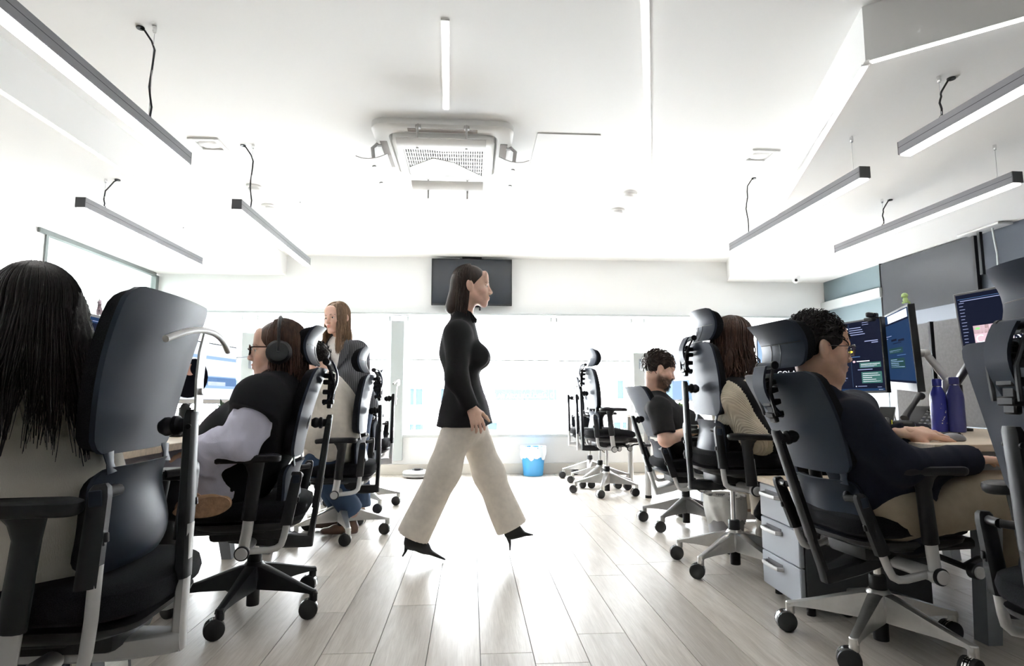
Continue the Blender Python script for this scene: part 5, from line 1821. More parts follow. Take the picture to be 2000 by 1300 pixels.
# man in the navy sweater
J = dict(pelvis=at(1738, 985, 2.15), chest=at(1660, 868, 2.17), neck=at(1606, 768, 2.15))
mk(J, -84, .185)
J.update(shR=at(1668, 826, 2.0), shL=at(1668, 800, 2.36), elR=at(1768, 908, 1.95), wrR=at(1895, 897, 2.02), elL=at(1745, 872, 2.40), wrL=at(1768, 854, 2.27),
         hipR=at(1745, 995, 2.06), hipL=at(1738, 985, 2.25), knR=Vector((2.13, 2.02, .585)), knL=Vector((2.18, 2.36, .58)), anR=Vector((2.20, 2.0, .10)), anL=Vector((2.25, 2.4, .10)))
J['elL'] = Vector((1.66, 2.45, .70)); J['wrL'] = at(1772, 846, 2.26)
hk = [dict(wrist=J['wrL'], d=(.985, .03, -.04), palm_n=(0, .42, -.9), side=-1, curl=(.10, .14, .18, .22), bend=.0, thumb=.62, sc=1.14, spread=.16), dict(wrist=J['wrR'], d=(.95, .1, -.05), palm_n=(0, 0, -1), side=1)]
t, org, R, P, s = make_person('person in a navy sweater and glasses working at two monitors, dark curly hair', J, (at(1598, 682, 2.15), -98, -5, 0, 1.05), SKIN2, 1.05, False, .054, hands=hk, hfine=.0026, h_head=.003, beard=((.72, .66, .62), .5))
brows(t, org, R, P, s, HBLK, .004)
up, rt, fw = basis(J)
S = Sdf(.006)
torso(S, J, 1.02, .018, 1.0)
S.cone(J['pelvis'].lerp(J['chest'], .35), J['pelvis'] + fw * .10 - up * .03, .17, .165, .06, sq=(fw, .78), cap='b')
limb(S, [J['shR'], J['elR'], J['wrR']], [.072, .062, .052], .05, cap='b')
limb(S, [J['shL'], J['elL'], J['wrL']], [.072, .062, .046], .05, cap='b')
S.cone(J['neck'] + Vector((-.01, 0, -.04)), J['neck'] + Vector((.008, 0, .012)), .076, .070, .02, cap='b')
cloth('sweater', S, cm('navy_sweatshirt', (.010, .012, .022), .85), t, org, .008, 15, 101)
S = Sdf(.009)
for q in 'LR': limb(S, [J['hip' + q], J['kn' + q], J['an' + q]], [.115, .09, .08], cap='b')
cloth('trousers', S, cm('khaki_chinos', (.30, .245, .18)), t, org, .008, 17, 102)
for q in 'LR': shoe(t, org, Vector((J['an' + q].x - .05, J['an' + q].y, .006)), Vector((J['an' + q].x + .21, J['an' + q].y, .006)), .09, mat('dark_shoe', (.03, .03, .035), .6))
o = short_hair(t, org, R, P, s, HBLK, 103, 300, .03, back=-.062, top=1.10, vol=1.03, cutp=(0, .072, .036), cutn=(0, 1, -.7), jit=.8, lift=.9)
# curls on top
r_ = np.random.RandomState(9)
n = 520; M_ = 12
PP = np.zeros((n, M_, 3)); Rm = np.array(R)
for i in range(n):
    while True:
        v = r_.randn(3); v /= np.linalg.norm(v)
        if v[2] > -.15 + .55 * max(0, v[1]) and not (v[2] < .22 and v[1] > -.45): break
    base = np.array([.079 * v[0], -.014 + .099 * v[1], .036 + .094 * v[2]])
    ax = v + r_.randn(3) * .5; ax /= np.linalg.norm(ax)
    a_ = np.cross(ax, r_.randn(3)); a_ /= np.linalg.norm(a_); b_ = np.cross(ax, a_)
    rr = r_.uniform(.004, .009); ll = r_.uniform(.010, .026) * (.6 + .6 * max(0, v[2])); ph = r_.rand() * 6
    for j in range(M_):
        tt = j / (M_ - 1)
        PP[i, j] = np.array(P(*(base - v * .004 + ax * ll * tt + rr * (a_ * (math.cos(7 * tt + ph) - math.cos(ph)) + b_ * (math.sin(7 * tt + ph) - math.sin(ph))))))
add_mesh('curls', [strands(PP, .0024, .0010, 4, .8)], HBLK, o, org).location = (0, 0, 0)
g_ = thing('eyeglasses', 'thin metal-framed glasses worn with the navy sweater', 'glasses', P(0, .1, 0))
glasses(g_, R, P, s, mat('gunmetal', (.12, .12, .12), .3, metal=.8), .0018, GLASS)
# ------------------------------------------------------------------ desks and what stands on them
def desk(label, x0, x1, y0, y1, zt=.742, legs=(), m=None):
    t = thing('desk', label, 'desk', ((x0 + x1) / 2, (y0 + y1) / 2, 0), 0, 'desks')
    cx, cy = (x0 + x1) / 2, (y0 + y1) / 2
    MB().box((0, 0, zt - .0135), (x1 - x0, y1 - y0 - .01, .027), bev=.002).build('worktop', m or WOOD, t, 0)
    fr = MB().box((0, 0, zt - .045), (.06, y1 - y0 - .3, .035)).build('crossbar', GREYM, t, 0)
    for (lx, ly, kind) in legs:
        m_ = MB()
        if kind == 'round':
            m_.lathe([(.03, .0), (.03, .025)], 18, Matrix.Translation((lx - cx, ly - cy, 0)), 1)
            m_.lathe([(.028, .025), (.028, zt - .03)], 18, Matrix.Translation((lx - cx, ly - cy, 0)), 0)
            m_.build('leg', (ALUW, BLK), t)
        else:
            s = kind
            p0, p1 = Vector((lx - cx, ly - cy, 0)), Vector((lx - cx + s, ly - cy, zt - .03))
            rings = []
            for p, w in ((p0, .028), (p1, .045)):
                rings.append([p + Vector((a * w, b * .032, 0)) for a, b in ((-1, -1), (1, -1), (1, 1), (-1, 1))])
            m_.loft(rings); m_.build('leg', GREYM, t, 0)
    return t
desk('maple desk under the left side, nearest the camera', -1.95, -1.13, .62, 2.28, legs=[(-1.25, .75, -.1), (-1.25, 2.15, -.1), (-1.85, .75, .1), (-1.85, 2.15, .1)])
desk('maple desk in front of the person with black headphones', -1.95, -1.13, 2.29, 3.88, legs=[(-1.20, 3.70, -.12), (-1.38, 3.60, -.14), (-1.85, 2.45, .1), (-1.88, 3.7, .1)])
desk('maple desk in front of the hunched person in the cream sweater', -1.95, -1.13, 3.89, 5.45, legs=[(-1.20, 4.05, -.12), (-1.25, 5.3, -.12), (-1.85, 4.05, .1), (-1.85, 5.3, .1)])
desk('maple desk in front of the man in the navy sweater', 1.72, 2.84, 2.10, 3.14, legs=[(1.95, 2.2, .05), (2.2, 3.05, .0), (2.75, 2.2, -.1), (2.75, 3.0, -.1)])
desk('maple desk shared by the bearded man and the woman in cream and black', 1.72, 2.84, 3.15, 4.74, legs=[(2.3, 3.3, .05), (1.85, 4.65, .05), (2.75, 3.3, -.1), (2.75, 4.6, -.1)])
desk('pale desk behind the bearded man with a round silver leg', 1.58, 2.84, 4.76, 6.36, legs=[(1.625, 5.41, 'round'), (1.7, 6.28, 'round'), (2.75, 4.85, -.1), (2.75, 6.28, -.1)])
# felt dividers behind the right desks
FELT = mat('grey_felt', (.21, .21, .22), .95, nscale=60, namt=.08, bscale=500, bstr=.3)
def divider(label, x, y0, y1, z0, z1, round_end):
    t = thing('desk_divider', label, 'divider', (x, (y0 + y1) / 2, 0))
    L = y1 - y0
    prof = [(-L / 2, z0), (L / 2, z0), (L / 2, z1 - .0)]
    if round_end:
        prof = [(-L / 2, z0), (L / 2, z0)] + [(L / 2 - .16 + .16 * math.cos(a), z1 - .16 + .16 * math.sin(a)) for a in [PI / 2 * k / 8 for k in range(9)]]
    prof.append((-L / 2, z1))
    n = len(prof)
    MB().loft([[Vector((-.014, p[0], p[1])) for p in prof], [Vector((.014, p[0], p[1])) for p in prof]]).build('felt_panel', FELT, t, 0)
    MB().box((-.0, -L / 2, (z0 + z1) / 2), (.04, .02, z1 - z0 + .01), bev=.002).build('edge_post', BLK, t, 0)
    return t
divider('grey felt desk divider with a rounded corner behind the angled monitor', 2.90, 3.50, 3.83, .745, 1.385, True)
divider('grey felt desk divider behind the blue bottles', 2.90, 1.6, 3.47, .745, 1.385, False)

SCR = {}
def smat(name, col, s):
    m = mat('screen_' + name, (.004, .004, .005), .2, emit=col, estr=s, spec=0.0)
    return m
S_DARK = smat('dark', (.10, .13, .30), .035)
S_DARK2 = smat('navy', (.05, .13, .33), .13)
S_WHITE = smat('white', (.9, .93, 1), .50)
S_TEXT = smat('text', (.55, .62, 1.0), .28)
S_TEAL = smat('teal', (.15, .42, .38), .16)
S_TEALD = smat('dark_teal', (.07, .20, .21), .12)
S_YEL = smat('yellow', (1, .8, .1), .45)
S_GREEN = smat('green', (.2, 1, .2), .45)
S_LIGHT = smat('light', (.80, .88, 1.0), .50)
S_PALE = smat('pale_blue', (.42, .62, .95), .40)
S_BLUE = smat('blue', (.18, .36, .75), .25)
S_SKIN = smat('skin_tone', (.55, .32, .25), .25)
S_BLACK = smat('black', (.02, .02, .03), .05)
S_PINK = smat('pink', (.75, .55, .62), .45)
S_BROWN = smat('brown', (.35, .2, .16), .3)
S_ALL = [S_DARK, S_DARK2, S_WHITE, S_TEXT, S_TEAL, S_YEL, S_GREEN, S_LIGHT, S_PALE, S_BLUE, S_SKIN, S_BLACK, S_PINK, S_BROWN, S_TEALD]
SI = {m.name: i for i, m in enumerate(S_ALL)}

def monitor(label, lt, lb, yl, rt, rb, yr, base, items, frame=BLK, bez=.012, chin=.018, chin_m=None, arm=True, w=None, deep=.03):
    A, B = at(*lt, yl), at(*lb, yl)
    Cc, D = at(*rt, yr), at(*rb, yr)
    c = (A + B + Cc + D) / 4
    ux = ((Cc + D) - (A + B)) / 2
    W = ux.length; ux.normalize()
    uz = ((A + Cc) - (B + D)) / 2
    uz = uz - ux * uz.dot(ux)
    H_ = uz.length; uz.normalize()
    n = ux.cross(uz)          # points to the viewer side
    if n.dot(Vector((0, 0, EYE)) - c) < 0: n = -n
    t = link('monitor', None)
    M = Matrix((ux, -n, uz)).transposed().to_4x4(); M.translation = c
    t.matrix_world = M
    tag(t, label, 'monitor')
    MB().box((0, deep / 2, 0), (W, deep, H_), bev=.003).build('casing', frame, t, 0)
    sw, sh = W - 2 * bez, H_ - bez - chin
    z0 = -H_ / 2 + chin
    m_ = MB(); m_.box((0, -.0006, z0 + sh / 2), (sw, .002, sh)); m_.build('screen', base, t, 0)
    if chin_m: MB().box((0, -.0012, -H_ / 2 + chin / 2), (W - .004, .003, chin - .003)).build('lower_bezel', chin_m, t, 0)
    m_ = MB()
    for it in items:
        u0, v0, u1, v1, cn = it[:5]
        if len(it) > 5:      # ellipse
            pts = [(-sw / 2 + sw * (u0 + u1) / 2 + sw * (u1 - u0) / 2 * math.cos(a), -.002 - it[5] * .0003, z0 + sh * (v0 + v1) / 2 + sh * (v1 - v0) / 2 * math.sin(a)) for a in [2 * PI * k / 20 for k in range(20)]]
            m_.add(pts, [tuple(range(20))], SI['screen_' + cn])
        else:
            y = -.002
            m_.add([(-sw / 2 + sw * u0, y, z0 + sh * v0), (-sw / 2 + sw * u1, y, z0 + sh * v0), (-sw / 2 + sw * u1, y, z0 + sh * v1), (-sw / 2 + sw * u0, y, z0 + sh * v1)], [(0, 1, 2, 3)], SI['screen_' + cn])
    if items:
        o = m_.build('screen_image', S_ALL, t, 0); o['kind'] = 'stuff'
    if arm:
        MB().box((0, deep + .012, 0), (.11, .025, .11), bev=.004).build('mount_plate', BLK, t, 0)
    return t, M, W, H_, sw, sh, z0

def lines(r, u0, u1, v0, v1, n, cn, th=.010, mn=.3):
    out = []
    for k in range(n):
        v = v1 - (v1 - v0) * (k + .5) / n
        out.append((u0, v - th / 2, u0 + (u1 - u0) * r.uniform(mn, 1), v + th / 2, cn))
    return out
r_ = random.Random(5)
# man's left monitor: chat windows
it = [(0, 0, 1, .035, 'navy'), (.45, .06, .452, .98, 'blue')]
it += [(.40, .90, .44, .925, 'light', 1)] + lines(r_, .46, .75, .80, .93, 4, 'text')
it += [(.72, .70, .95, .712, 'text'), (.84, .675, .95, .686, 'text'), (.42, .555, .50, .59, 'yellow', 1), (.45, .49, .62, .498, 'blue')]
it += [(.48, .41, .53, .44, 'pink', 1), (.55, .42, .78, .432, 'white')]
it += [(.60, .33, .97, .405, 'teal'), (.62, .375, .95, .385, 'white'), (.62, .355, .9, .363, 'white'), (.62, .34, .85, .347, 'text'), (.56, .30, .82, .31, 'text')]
it += [(.62, .11, .97, .27, 'teal')] + lines(r_, .64, .95, .12, .26, 5, 'white', .008, .5)
it += lines(r_, .04, .38, .10, .58, 13, 'text', .009) + [(.0, .13, .06, .16, 'pink', 1), (.0, .09, .06, .115, 'light', 1), (.88, .05, .95, .055, 'text'), (.5, .06, .52, .075, 'light', 1), (.54, .065, .70, .072, 'text'), (.9, .015, .97, .02, 'white')]
it += lines(r_, .70, .98, .93, .99, 2, 'text', .006)
tm, M, W, H_, sw, sh, z0 = monitor('tall dark chat-window monitor directly in front of the navy-sweater man', (1612, 634), (1618, 770), 3.42, (1718, 619), (1735, 765), 3.02, S_DARK, it, bez=.010, chin=.012)
wc = thing('webcam', 'black webcam clipped on top of the tall chat-window monitor', 'webcam', at(1703, 615, 3.06), math.radians(20))
MB().box((0, 0, 0), (.085, .026, .028), bev=.009, seg=2).build('housing', BLK, wc, 50)
MB().disc((-.0, -.014, 0), (0, 1, 0), .011, .006).build('lens', BLKG, wc)
m_ = MB(); m_.box((0, .012, -.024), (.045, .05, .02), bev=.004); m_.build('clip', BLK, wc, 0)
# angled monitor
it = [(.0, .80, .97, 1.0, 'light'), (.0, .78, .97, .87, 'dark'), (.62, .80, .98, .92, 'dark')]
it = [(.30, .875, .98, .985, 'light'), (.02, .85, 1, .875, 'dark')] + lines(r_, .06, .5, .64, .70, 2, 'text', .007)
it += [(.22, .42, .72, .50, 'dark_teal'), (.24, .46, .66, .468, 'pale_blue'), (.24, .44, .6, .447, 'pale_blue'), (.22, .20, .74, .35, 'dark_teal')] + lines(r_, .24, .72, .21, .34, 5, 'pale_blue', .008, .5)
it += [(.5, .385, .8, .392, 'blue'), (.35, .60, .55, .63, 'dark'), (.6, .58, .8, .61, 'dark'), (.40, .56, .7, .57, 'dark'), (0, 0, 1, .03, 'dark')]
tm2, M2, W2, H2, _, _, _ = monitor('angled blue-lit monitor with a silver lower bezel right of the chat-window monitor', (1720, 620), (1734, 758), 3.34, (1770, 593), (1796, 766), 2.66, S_DARK2, it, bez=.012, chin=.042, chin_m=mat('bezel_steel', (.10, .11, .125), .45), frame=BLK)
# toy on top: small pale green dinosaur
p = at(1769, 592, 2.68)
ty = thing('toy_dinosaur', 'tiny pale green toy dinosaur perched on the angled monitor', 'toy', p)
G = mat('pale_green_vinyl', (.55, .72, .30), .5)
m_ = MB(); m_.sphere((0, 0, .016), (.012, .011, .016), 12); m_.sphere((-.004, -.002, .038), (.015, .013, .013), 12); m_.sphere((-.014, -.003, .033), (.008, .008, .006), 10)
m_.tube([(.006, 0, .01), (.018, 0, .004), (.022, 0, -.014), (.03, 0, -.022)], [.007, .005, .004, .002], 8)
m_.sphere((-.006, -.008, .004), (.007, .006, .005), 8); m_.sphere((-.006, .008, .004), (.007, .006, .005), 8)
m_.build('body', G, ty)
MB().sphere((-.010, -.011, .042), .0025, 8).build('eye', mat('green_dot', (.05, .35, .1), .4), ty)
# cropped monitor at the right
it = lines(r_, .03, .10, .12, .9, 16, 'text', .007, .6) + [(.02, .93, .60, .935, 'blue'), (.05, .90, .55, .91, 'text'), (.16, .20, .62, .52, 'pink'), (.16, .40, .35, .52, 'brown'), (.30, .30, .5, .47, 'pink'), (.17, .46, .24, .49, 'green'), (.2, .205, .45, .245, 'white'), (.7, .2, .99, .9, 'dark')]
tm3, M3, W3, H3, sw, sh, z0 = monitor('cropped monitor with a pink picture behind the nearest right chair', (1860, 580), (1884, 708), 2.45, (2040, 536), (2066, 706), 2.12, S_DARK, it, bez=.010, chin=.014, frame=mat('monitor_grey_frame', (.16, .16, .17), .4))
text('CAMOS!', .050, (-sw / 2 + sw * .17, -.0035, z0 + sh * .265), tm3, S_WHITE, ext=.0004)
text('JO', .05, (sw * .30, -.0035, z0 + sh * .30), tm3, S_WHITE, ext=.0004)
# neighbour's monitor seen past the headrest
it = [(.30, .66, .55, .76, 'green'), (0, 0, .16, 1, 'pale_blue'), (.17, 0, .21, 1, 'black')]
tm4, M4, W4, H4, sw, sh, z0 = monitor('small part of a dark monitor between the navy-sweater man and his headrest', (1478, 640), (1478, 772), 4.05, (1575, 626), (1578, 775), 3.75, S_BLACK, it, bez=.012, chin=.015)
text('UNE TE', .028, (sw * .02, -.0035, z0 + sh * .44), tm4, S_WHITE, ext=.0004)
text('COLABOR', .05, (-sw * .09, -.0035, z0 + sh * .26), tm4, S_WHITE, ext=.0004)
# bearded man's monitor
monitor('pale lit monitor in front of the bearded man', (1312, 690), (1314, 782), 4.75, (1352, 680), (1354, 785), 4.3, S_LIGHT, [(0, .0, 1, .4, 'pale_blue')], chin=.014)
# left desk monitors
it = [(0, .0, 1, .9, 'dark'), (.05, .93, .3, .94, 'text'), (.15, .74, .36, .82, 'light'), (.20, .80, .3, .815, 'brown'), (.42, .0, .75, .72, 'black', 1), (.52, .45, .70, .80, 'black', 1), (.72, .5, 1, .9, 'pale_blue'), (.5, .56, .63, .64, 'pale_blue'), (.15, .45, .35, .5, 'dark')]
tmL, ML, WL, HL, _, _, _ = monitor('dark blue-lit monitor with a small unicorn on top, left desk', (166, 610), (174, 742), 2.66, (302, 640), (306, 752), 3.2, S_DARK2, it, frame=mat('monitor_grey_frame', (.16, .16, .17), .4), bez=.014)
p = at(194, 614, 2.74)
un = thing('toy_unicorn', 'tiny lilac toy unicorn standing on the left desk monitor', 'toy', p, math.radians(20))
LIL = mat('lilac_vinyl', (.50, .40, .46), .45)
m_ = MB(); m_.sphere((0, 0, .026), (.010, .016, .011), 12); m_.tube([(0, -.008, .03), (0, -.013, .046)], [.008, .006], 10); m_.sphere((0, -.017, .052), (.008, .012, .008), 12)
m_.build('body', LIL, un)
for sx in (-1, 1):
    for sy in (-1, 1):
        MB().tube([(sx * .006, sy * .010, .022), (sx * .006, sy * .011, -.002)], [.0045, .0035], 8).build('leg', LIL, un)
MB().tube([(0, -.02, .058), (0, -.024, .075)], [.003, .0006], 8).build('horn', mat('silver_vinyl', (.5, .5, .5), .3), un)
MB().tube([(0, -.010, .062), (0, .0, .052), (0, .004, .038)], [.005, .006, .004], 8).build('mane', mat('mauve_vinyl', (.30, .18, .28), .5), un)
it = [(0, .72, 1, .78, 'pale_blue'), (0, .20, 1, .42, 'pale_blue'), (.45, .25, 1, .40, 'blue'), (.5, .25, .8, .32, 'light'), (0, .0, 1, .08, 'light'),
      (.10, .10, .50, .70, 'black', 1), (.08, .08, .46, .46, 'black', 1), (.12, .40, .30, .60, 'skin_tone', 2), (.22, .40, .42, .64, 'black', 3), (.0, .02, .38, .30, 'black', 3)]  # reflection of a dark-haired figure, painted as flat screen shapes
tmP, MP, WP, HP, _, _, _ = monitor('bright pale monitor with a dark-haired figure reflected, before the headphones wearer', (338, 652), (338, 792), 3.30, (463, 681), (461, 784), 3.94, S_LIGHT, it, bez=.008, chin=.024, chin_m=ALUW, frame=BLK)

# monitor arms
def arm(par, pts, r, m=BLK):
    o = Vector((0, 0, 0))
    inv = par.matrix_world.inverted()
    m_ = MB()
    for i in range(len(pts) - 1):
        m_.tube([pts[i] - o, pts[i + 1] - o], r * (1.5 if i == 0 else 1.0), 10, sq=1.3)
        m_.sphere(pts[i + 1] - o, r * 1.5, 10)
    a_ = m_.build('support_arm', m, par)
    a_.matrix_parent_inverse = inv
    MB().lathe([(.06, 0), (.06, .012), (.03, .018)], 20, Matrix.Translation((pts[0].x, pts[0].y, .742))).build('base', m, a_)
def back(M, dx=0, dz=0, d=.05): return M @ Vector((dx, d, dz))
b = back(M2, .05, -.02, .06)
arm(tm2, [Vector((b.x + .14, b.y - .05, .752)), Vector((b.x + .14, b.y - .05, 1.0)), Vector((b.x + .07, b.y, b.z + .0)), b], .016, ALUW)
b = back(M, 0, -.02, .06)
arm(tm, [Vector((b.x + .05, b.y + .16, .752)), Vector((b.x + .05, b.y + .16, .93)), Vector((b.x, b.y + .05, b.z)), b], .015)
b = back(M3, -.1, -.05, .06)
arm(tm3, [Vector((2.55, 2.95, .752)), Vector((2.55, 2.95, .98)), Vector((b.x + .02, b.y + .05, b.z - .02)), b], .017)
b = back(MP, 0, -.02, .06)
arm(tmP, [Vector((b.x + .03, b.y - .2, .752)), Vector((b.x + .03, b.y - .2, .86)), Vector((b.x, b.y, .95)), b], .017)
b = back(ML, 0, -.02, .06)
arm(tmL, [Vector((b.x - .05, b.y - .1, .752)), Vector((b.x - .05, b.y - .1, .9)), b], .017)
b = back(M4, 0, -.02, .06)
arm(tm4, [Vector((b.x + .05, b.y, .752)), Vector((b.x + .05, b.y, .95)), b], .017)

# blue bottles
BOT = mat('blue_steel_bottle', (.028, .035, .27), .30, coat=.25)
BOT2 = mat('blue_steel_bottle_matt', (.045, .050, .20), .38)
def bottle(px, py, y, label, m, sc=1.0, decor=True):
    p = at(px, py, y); p.z = .742
    t = thing('water_bottle', label, 'bottle', p, .3)
    MB().lathe([(.030 * sc, 0), (.035 * sc, .004), (.036 * sc, .02), (.036 * sc, .165 * sc), (.033 * sc, .19 * sc), (.024 * sc, .215 * sc), (.0195 * sc, .228 * sc)], 32).build('body', m, t)
    MB().lathe([(.0195 * sc, .228 * sc), (.0195 * sc, .231 * sc)], 24).build('neck_ring', CHROME, t)
    MB().lathe([(.0205 * sc, .231 * sc), (.0215 * sc, .235 * sc), (.0215 * sc, .262 * sc), (.018 * sc, .267 * sc), (.006, .268 * sc)], 24).build('cap', m, t)
    if decor:
        m_ = MB(); rr = random.Random(4)
        for (a, z, s_) in ((-2.25, .045, .003), (-2.2, .058, .0025), (-2.05, .066, .0022), (-1.95, .074, .003), (-1.85, .078, .002), (-1.72, .098, .003), (-1.66, .105, .0025), (-1.6, .045, .002), (-2.3, .12, .0012), (-2.2, .14, .0012)):
            m_.sphere((.0362 * sc * math.cos(a), .0362 * sc * math.sin(a), z), (s_, s_, s_ * 1.2), 6)
        o = m_.build('scratches', mat('bare_steel_flecks', (.75, .7, .6), .4), t); o['kind'] = 'stuff'
bottle(1836, 834, 2.86, 'glossy dark blue bottle with silver flecks beside the desk phone', BOT, 1.0)
bottle(1870, 834, 2.82, 'plain matt blue bottle half behind the nearest right chair', BOT2, 1.03, False)

# desk phone
p = at(1812, 836, 3.05); p.z = .742
t = thing('desk_phone', 'black office desk phone with keypad behind the blue bottle', 'phone', p, math.radians(-62))
m_ = MB()
m_.loft([[Vector((x, y, z)) for x, y, z in ((-.10, -.09, 0), (.10, -.09, 0), (.10, -.09, .015), (-.10, -.09, .015))], [Vector((x, y, z)) for x, y, z in ((-.10, .09, 0), (.10, .09, 0), (.10, .09, .125), (-.10, .09, .125))]])
m_.build('body', mat('phone_plastic', (.03, .031, .034), .45), t, 0)
m_ = MB()
for i in range(5):
    for j in range(4):
        m_.box((-.01 + j * .026, -.06 + i * .026, .034 + i * .0159), (.015, .015, .008), RX(.55), bev=.003)
o = m_.build('keys', mat('phone_keys', (.42, .42, .43), .4), t, 0); o['kind'] = 'stuff'
MB().tube([(-.07, -.09, .06), (-.07, -.06, .085), (-.07, .02, .135), (-.07, .09, .185), (-.07, .115, .18)], [.022, .018, .014, .019, .022], 12).build('handset', mat('phone_plastic', (.03, .031, .034), .45), t)
MB().box((.04, .06, .115), (.1, .05, .006), RX(.55)).build('display', BLKG, t, 0)
# gaming headset lying on the desk
p = at(1765, 838, 2.72); p.z = .742
t = thing('headset', 'black headset with yellow accents lying on the desk by the phone', 'headphones', p, math.radians(-35))
m_ = MB(); m_.box((.0, 0, .034), (.098, .055, .062), bev=.018, seg=2); m_.build('ear_cup', mat('headset_plastic', (.018, .018, .018), .4), t, 50)
m_ = MB(); m_.disc((-.065, .01, .038), (1, .2, 0), .04, .035, bev=.35); m_.build('ear_cushion', mat('black_leatherette', (.016, .016, .017), .5), t)
MB().box((-.046, -.0, .035), (.004, .058, .06), bev=.001).build('accent_ring', mat('yellow_accent', (.75, .70, .05), .4), t, 0)
MB().box((.048, -.026, .03), (.012, .008, .014)).build('accent_tab', mat('yellow_accent', (.75, .70, .05), .4), t, 0)
MB().tube([(.04, .02, .035), (.085, .06, .03), (.10, .13, .026), (.06, .19, .026), (-.02, .20, .03), (-.06, .15, .034)], .012, 10, sq=1.5).build('headband', BLK, t)
# smartphone on a stand
p = at(1730, 836, 2.86); p.z = .742
t = thing('smartphone', 'dark smartphone leaning on a small metal stand beneath the monitors', 'phone', p, math.radians(-50))
R_ = RX(-.85)
MB().box((0, .02, .07), (.072, .150 * .9, .009), RX(.95), bev=.003).build('body', mat('phone_silver', (.45, .45, .45), .3, metal=.6), t, 0)
MB().box((0, .0165, .0745), (.066, .125, .002), RX(.95)).build('screen', BLKG, t, 0)
t = thing('phone_stand', 'thin metal stand holding up the dark smartphone', 'stand', p + Vector((0, .0, 0)), math.radians(-50))
m_ = MB(); m_.tube([(-.03, -.045, .002), (-.03, .11, .002), (-.03, .05, .085)], .003, 6); m_.tube([(.03, -.045, .002), (.03, .11, .002), (.03, .05, .085)], .003, 6); m_.tube([(-.03, -.045, .002), (.03, -.045, .002), (.03, -.05, .012)], .003, 6)
m_.tube([(-.03, .11, .002), (.03, .11, .002)], .003, 6)
m_.build('frame', CHROME, t)
# pencil holder
p = at(1697, 826, 3.12); p.z = .742
t = thing('pen_holder', 'brown leather pen holder full of pens under the chat-window monitor', 'holder', p, .3)
LEA = mat('brown_leather_box', (.13, .035, .02), .5)
m_ = MB()
for s in (-1, 1):
    m_.box((s * .042, 0, .05), (.005, .08, .1)); m_.box((0, s * .038, .05), (.08, .005, .1))
m_.box((0, 0, .004), (.085, .08, .006)); m_.build('box', LEA, t, 0)
PC = [('orange', (.65, .12, .04)), ('white', (.75, .70, .62)), ('red', (.6, .05, .04)), ('dark blue', (.08, .1, .35)), ('amber', (.7, .35, .1)), ('black', (.01, .01, .01))]
for k, (cn, cc) in enumerate(PC):
    x, y = (k % 3 - 1) * .024, (k // 3 - .5) * .03
    q = thing('pen', cn + ' pen standing in the brown leather holder', 'pen', p + Vector((x, y, .008)), 0, 'pens in the leather holder')
    m_ = MB(); m_.tube([(0, 0, 0), (rnd.uniform(-.01, .01), rnd.uniform(-.01, .01), .118 + rnd.uniform(0, .02))], .0045, 8); m_.build('barrel', mat(cn.replace(' ', '_') + '_pen_plastic', cc, .4), q)
    MB().disc((0, 0, .0), (0, 0, 1), .0038, .004, 8).build('tip', BLK, q)

# mouse, keyboard under the hand
p = at(1855, 852, 2.27)
t = thing('computer_mouse', 'silver and black mouse under the fingers of the navy-sweater man', 'mouse', (p.x + .01, p.y + .0, .742), math.radians(-90))
S_ = Sdf(.004); S_.ell((0, 0, .008), (.031, .054, .024), None, .0); S_.cut((0, 0, .001), (0, 0, -1), (0, 0, 0), .08)
V, Q = S_.mesh(); link('body', mesh_np('body', V, Q, mat('mouse_shell', (.25, .25, .26), .3)), t)
MB().disc((0, .03, .027), (1, 0, 0), .007, .007, 12).build('wheel', BLK, t)
def keyboard(label, x, y, rz):
    t = thing('keyboard', label, 'keyboard', (x, y, .742), rz)
    MB().box((0, 0, .009), (.44, .13, .016), bev=.004).build('body', BLK, t, 0)
    m_ = MB()
    for i in range(15):
        for j in range(5):
            m_.box((-.203 + i * .029, -.048 + j * .024, .019), (.022, .018, .006))
    o = m_.build('keys', mat('key_caps', (.035, .035, .037), .5), t, 0); o['kind'] = 'stuff'
keyboard('black keyboard on the desk right of the navy-sweater hand', 2.02, 2.62, math.radians(-86))
keyboard('black keyboard on the desk of the headphones wearer', -1.33, 2.95, math.radians(86))
keyboard('black keyboard on the near left desk beyond the dark-haired woman', -1.50, 1.9, math.radians(70))
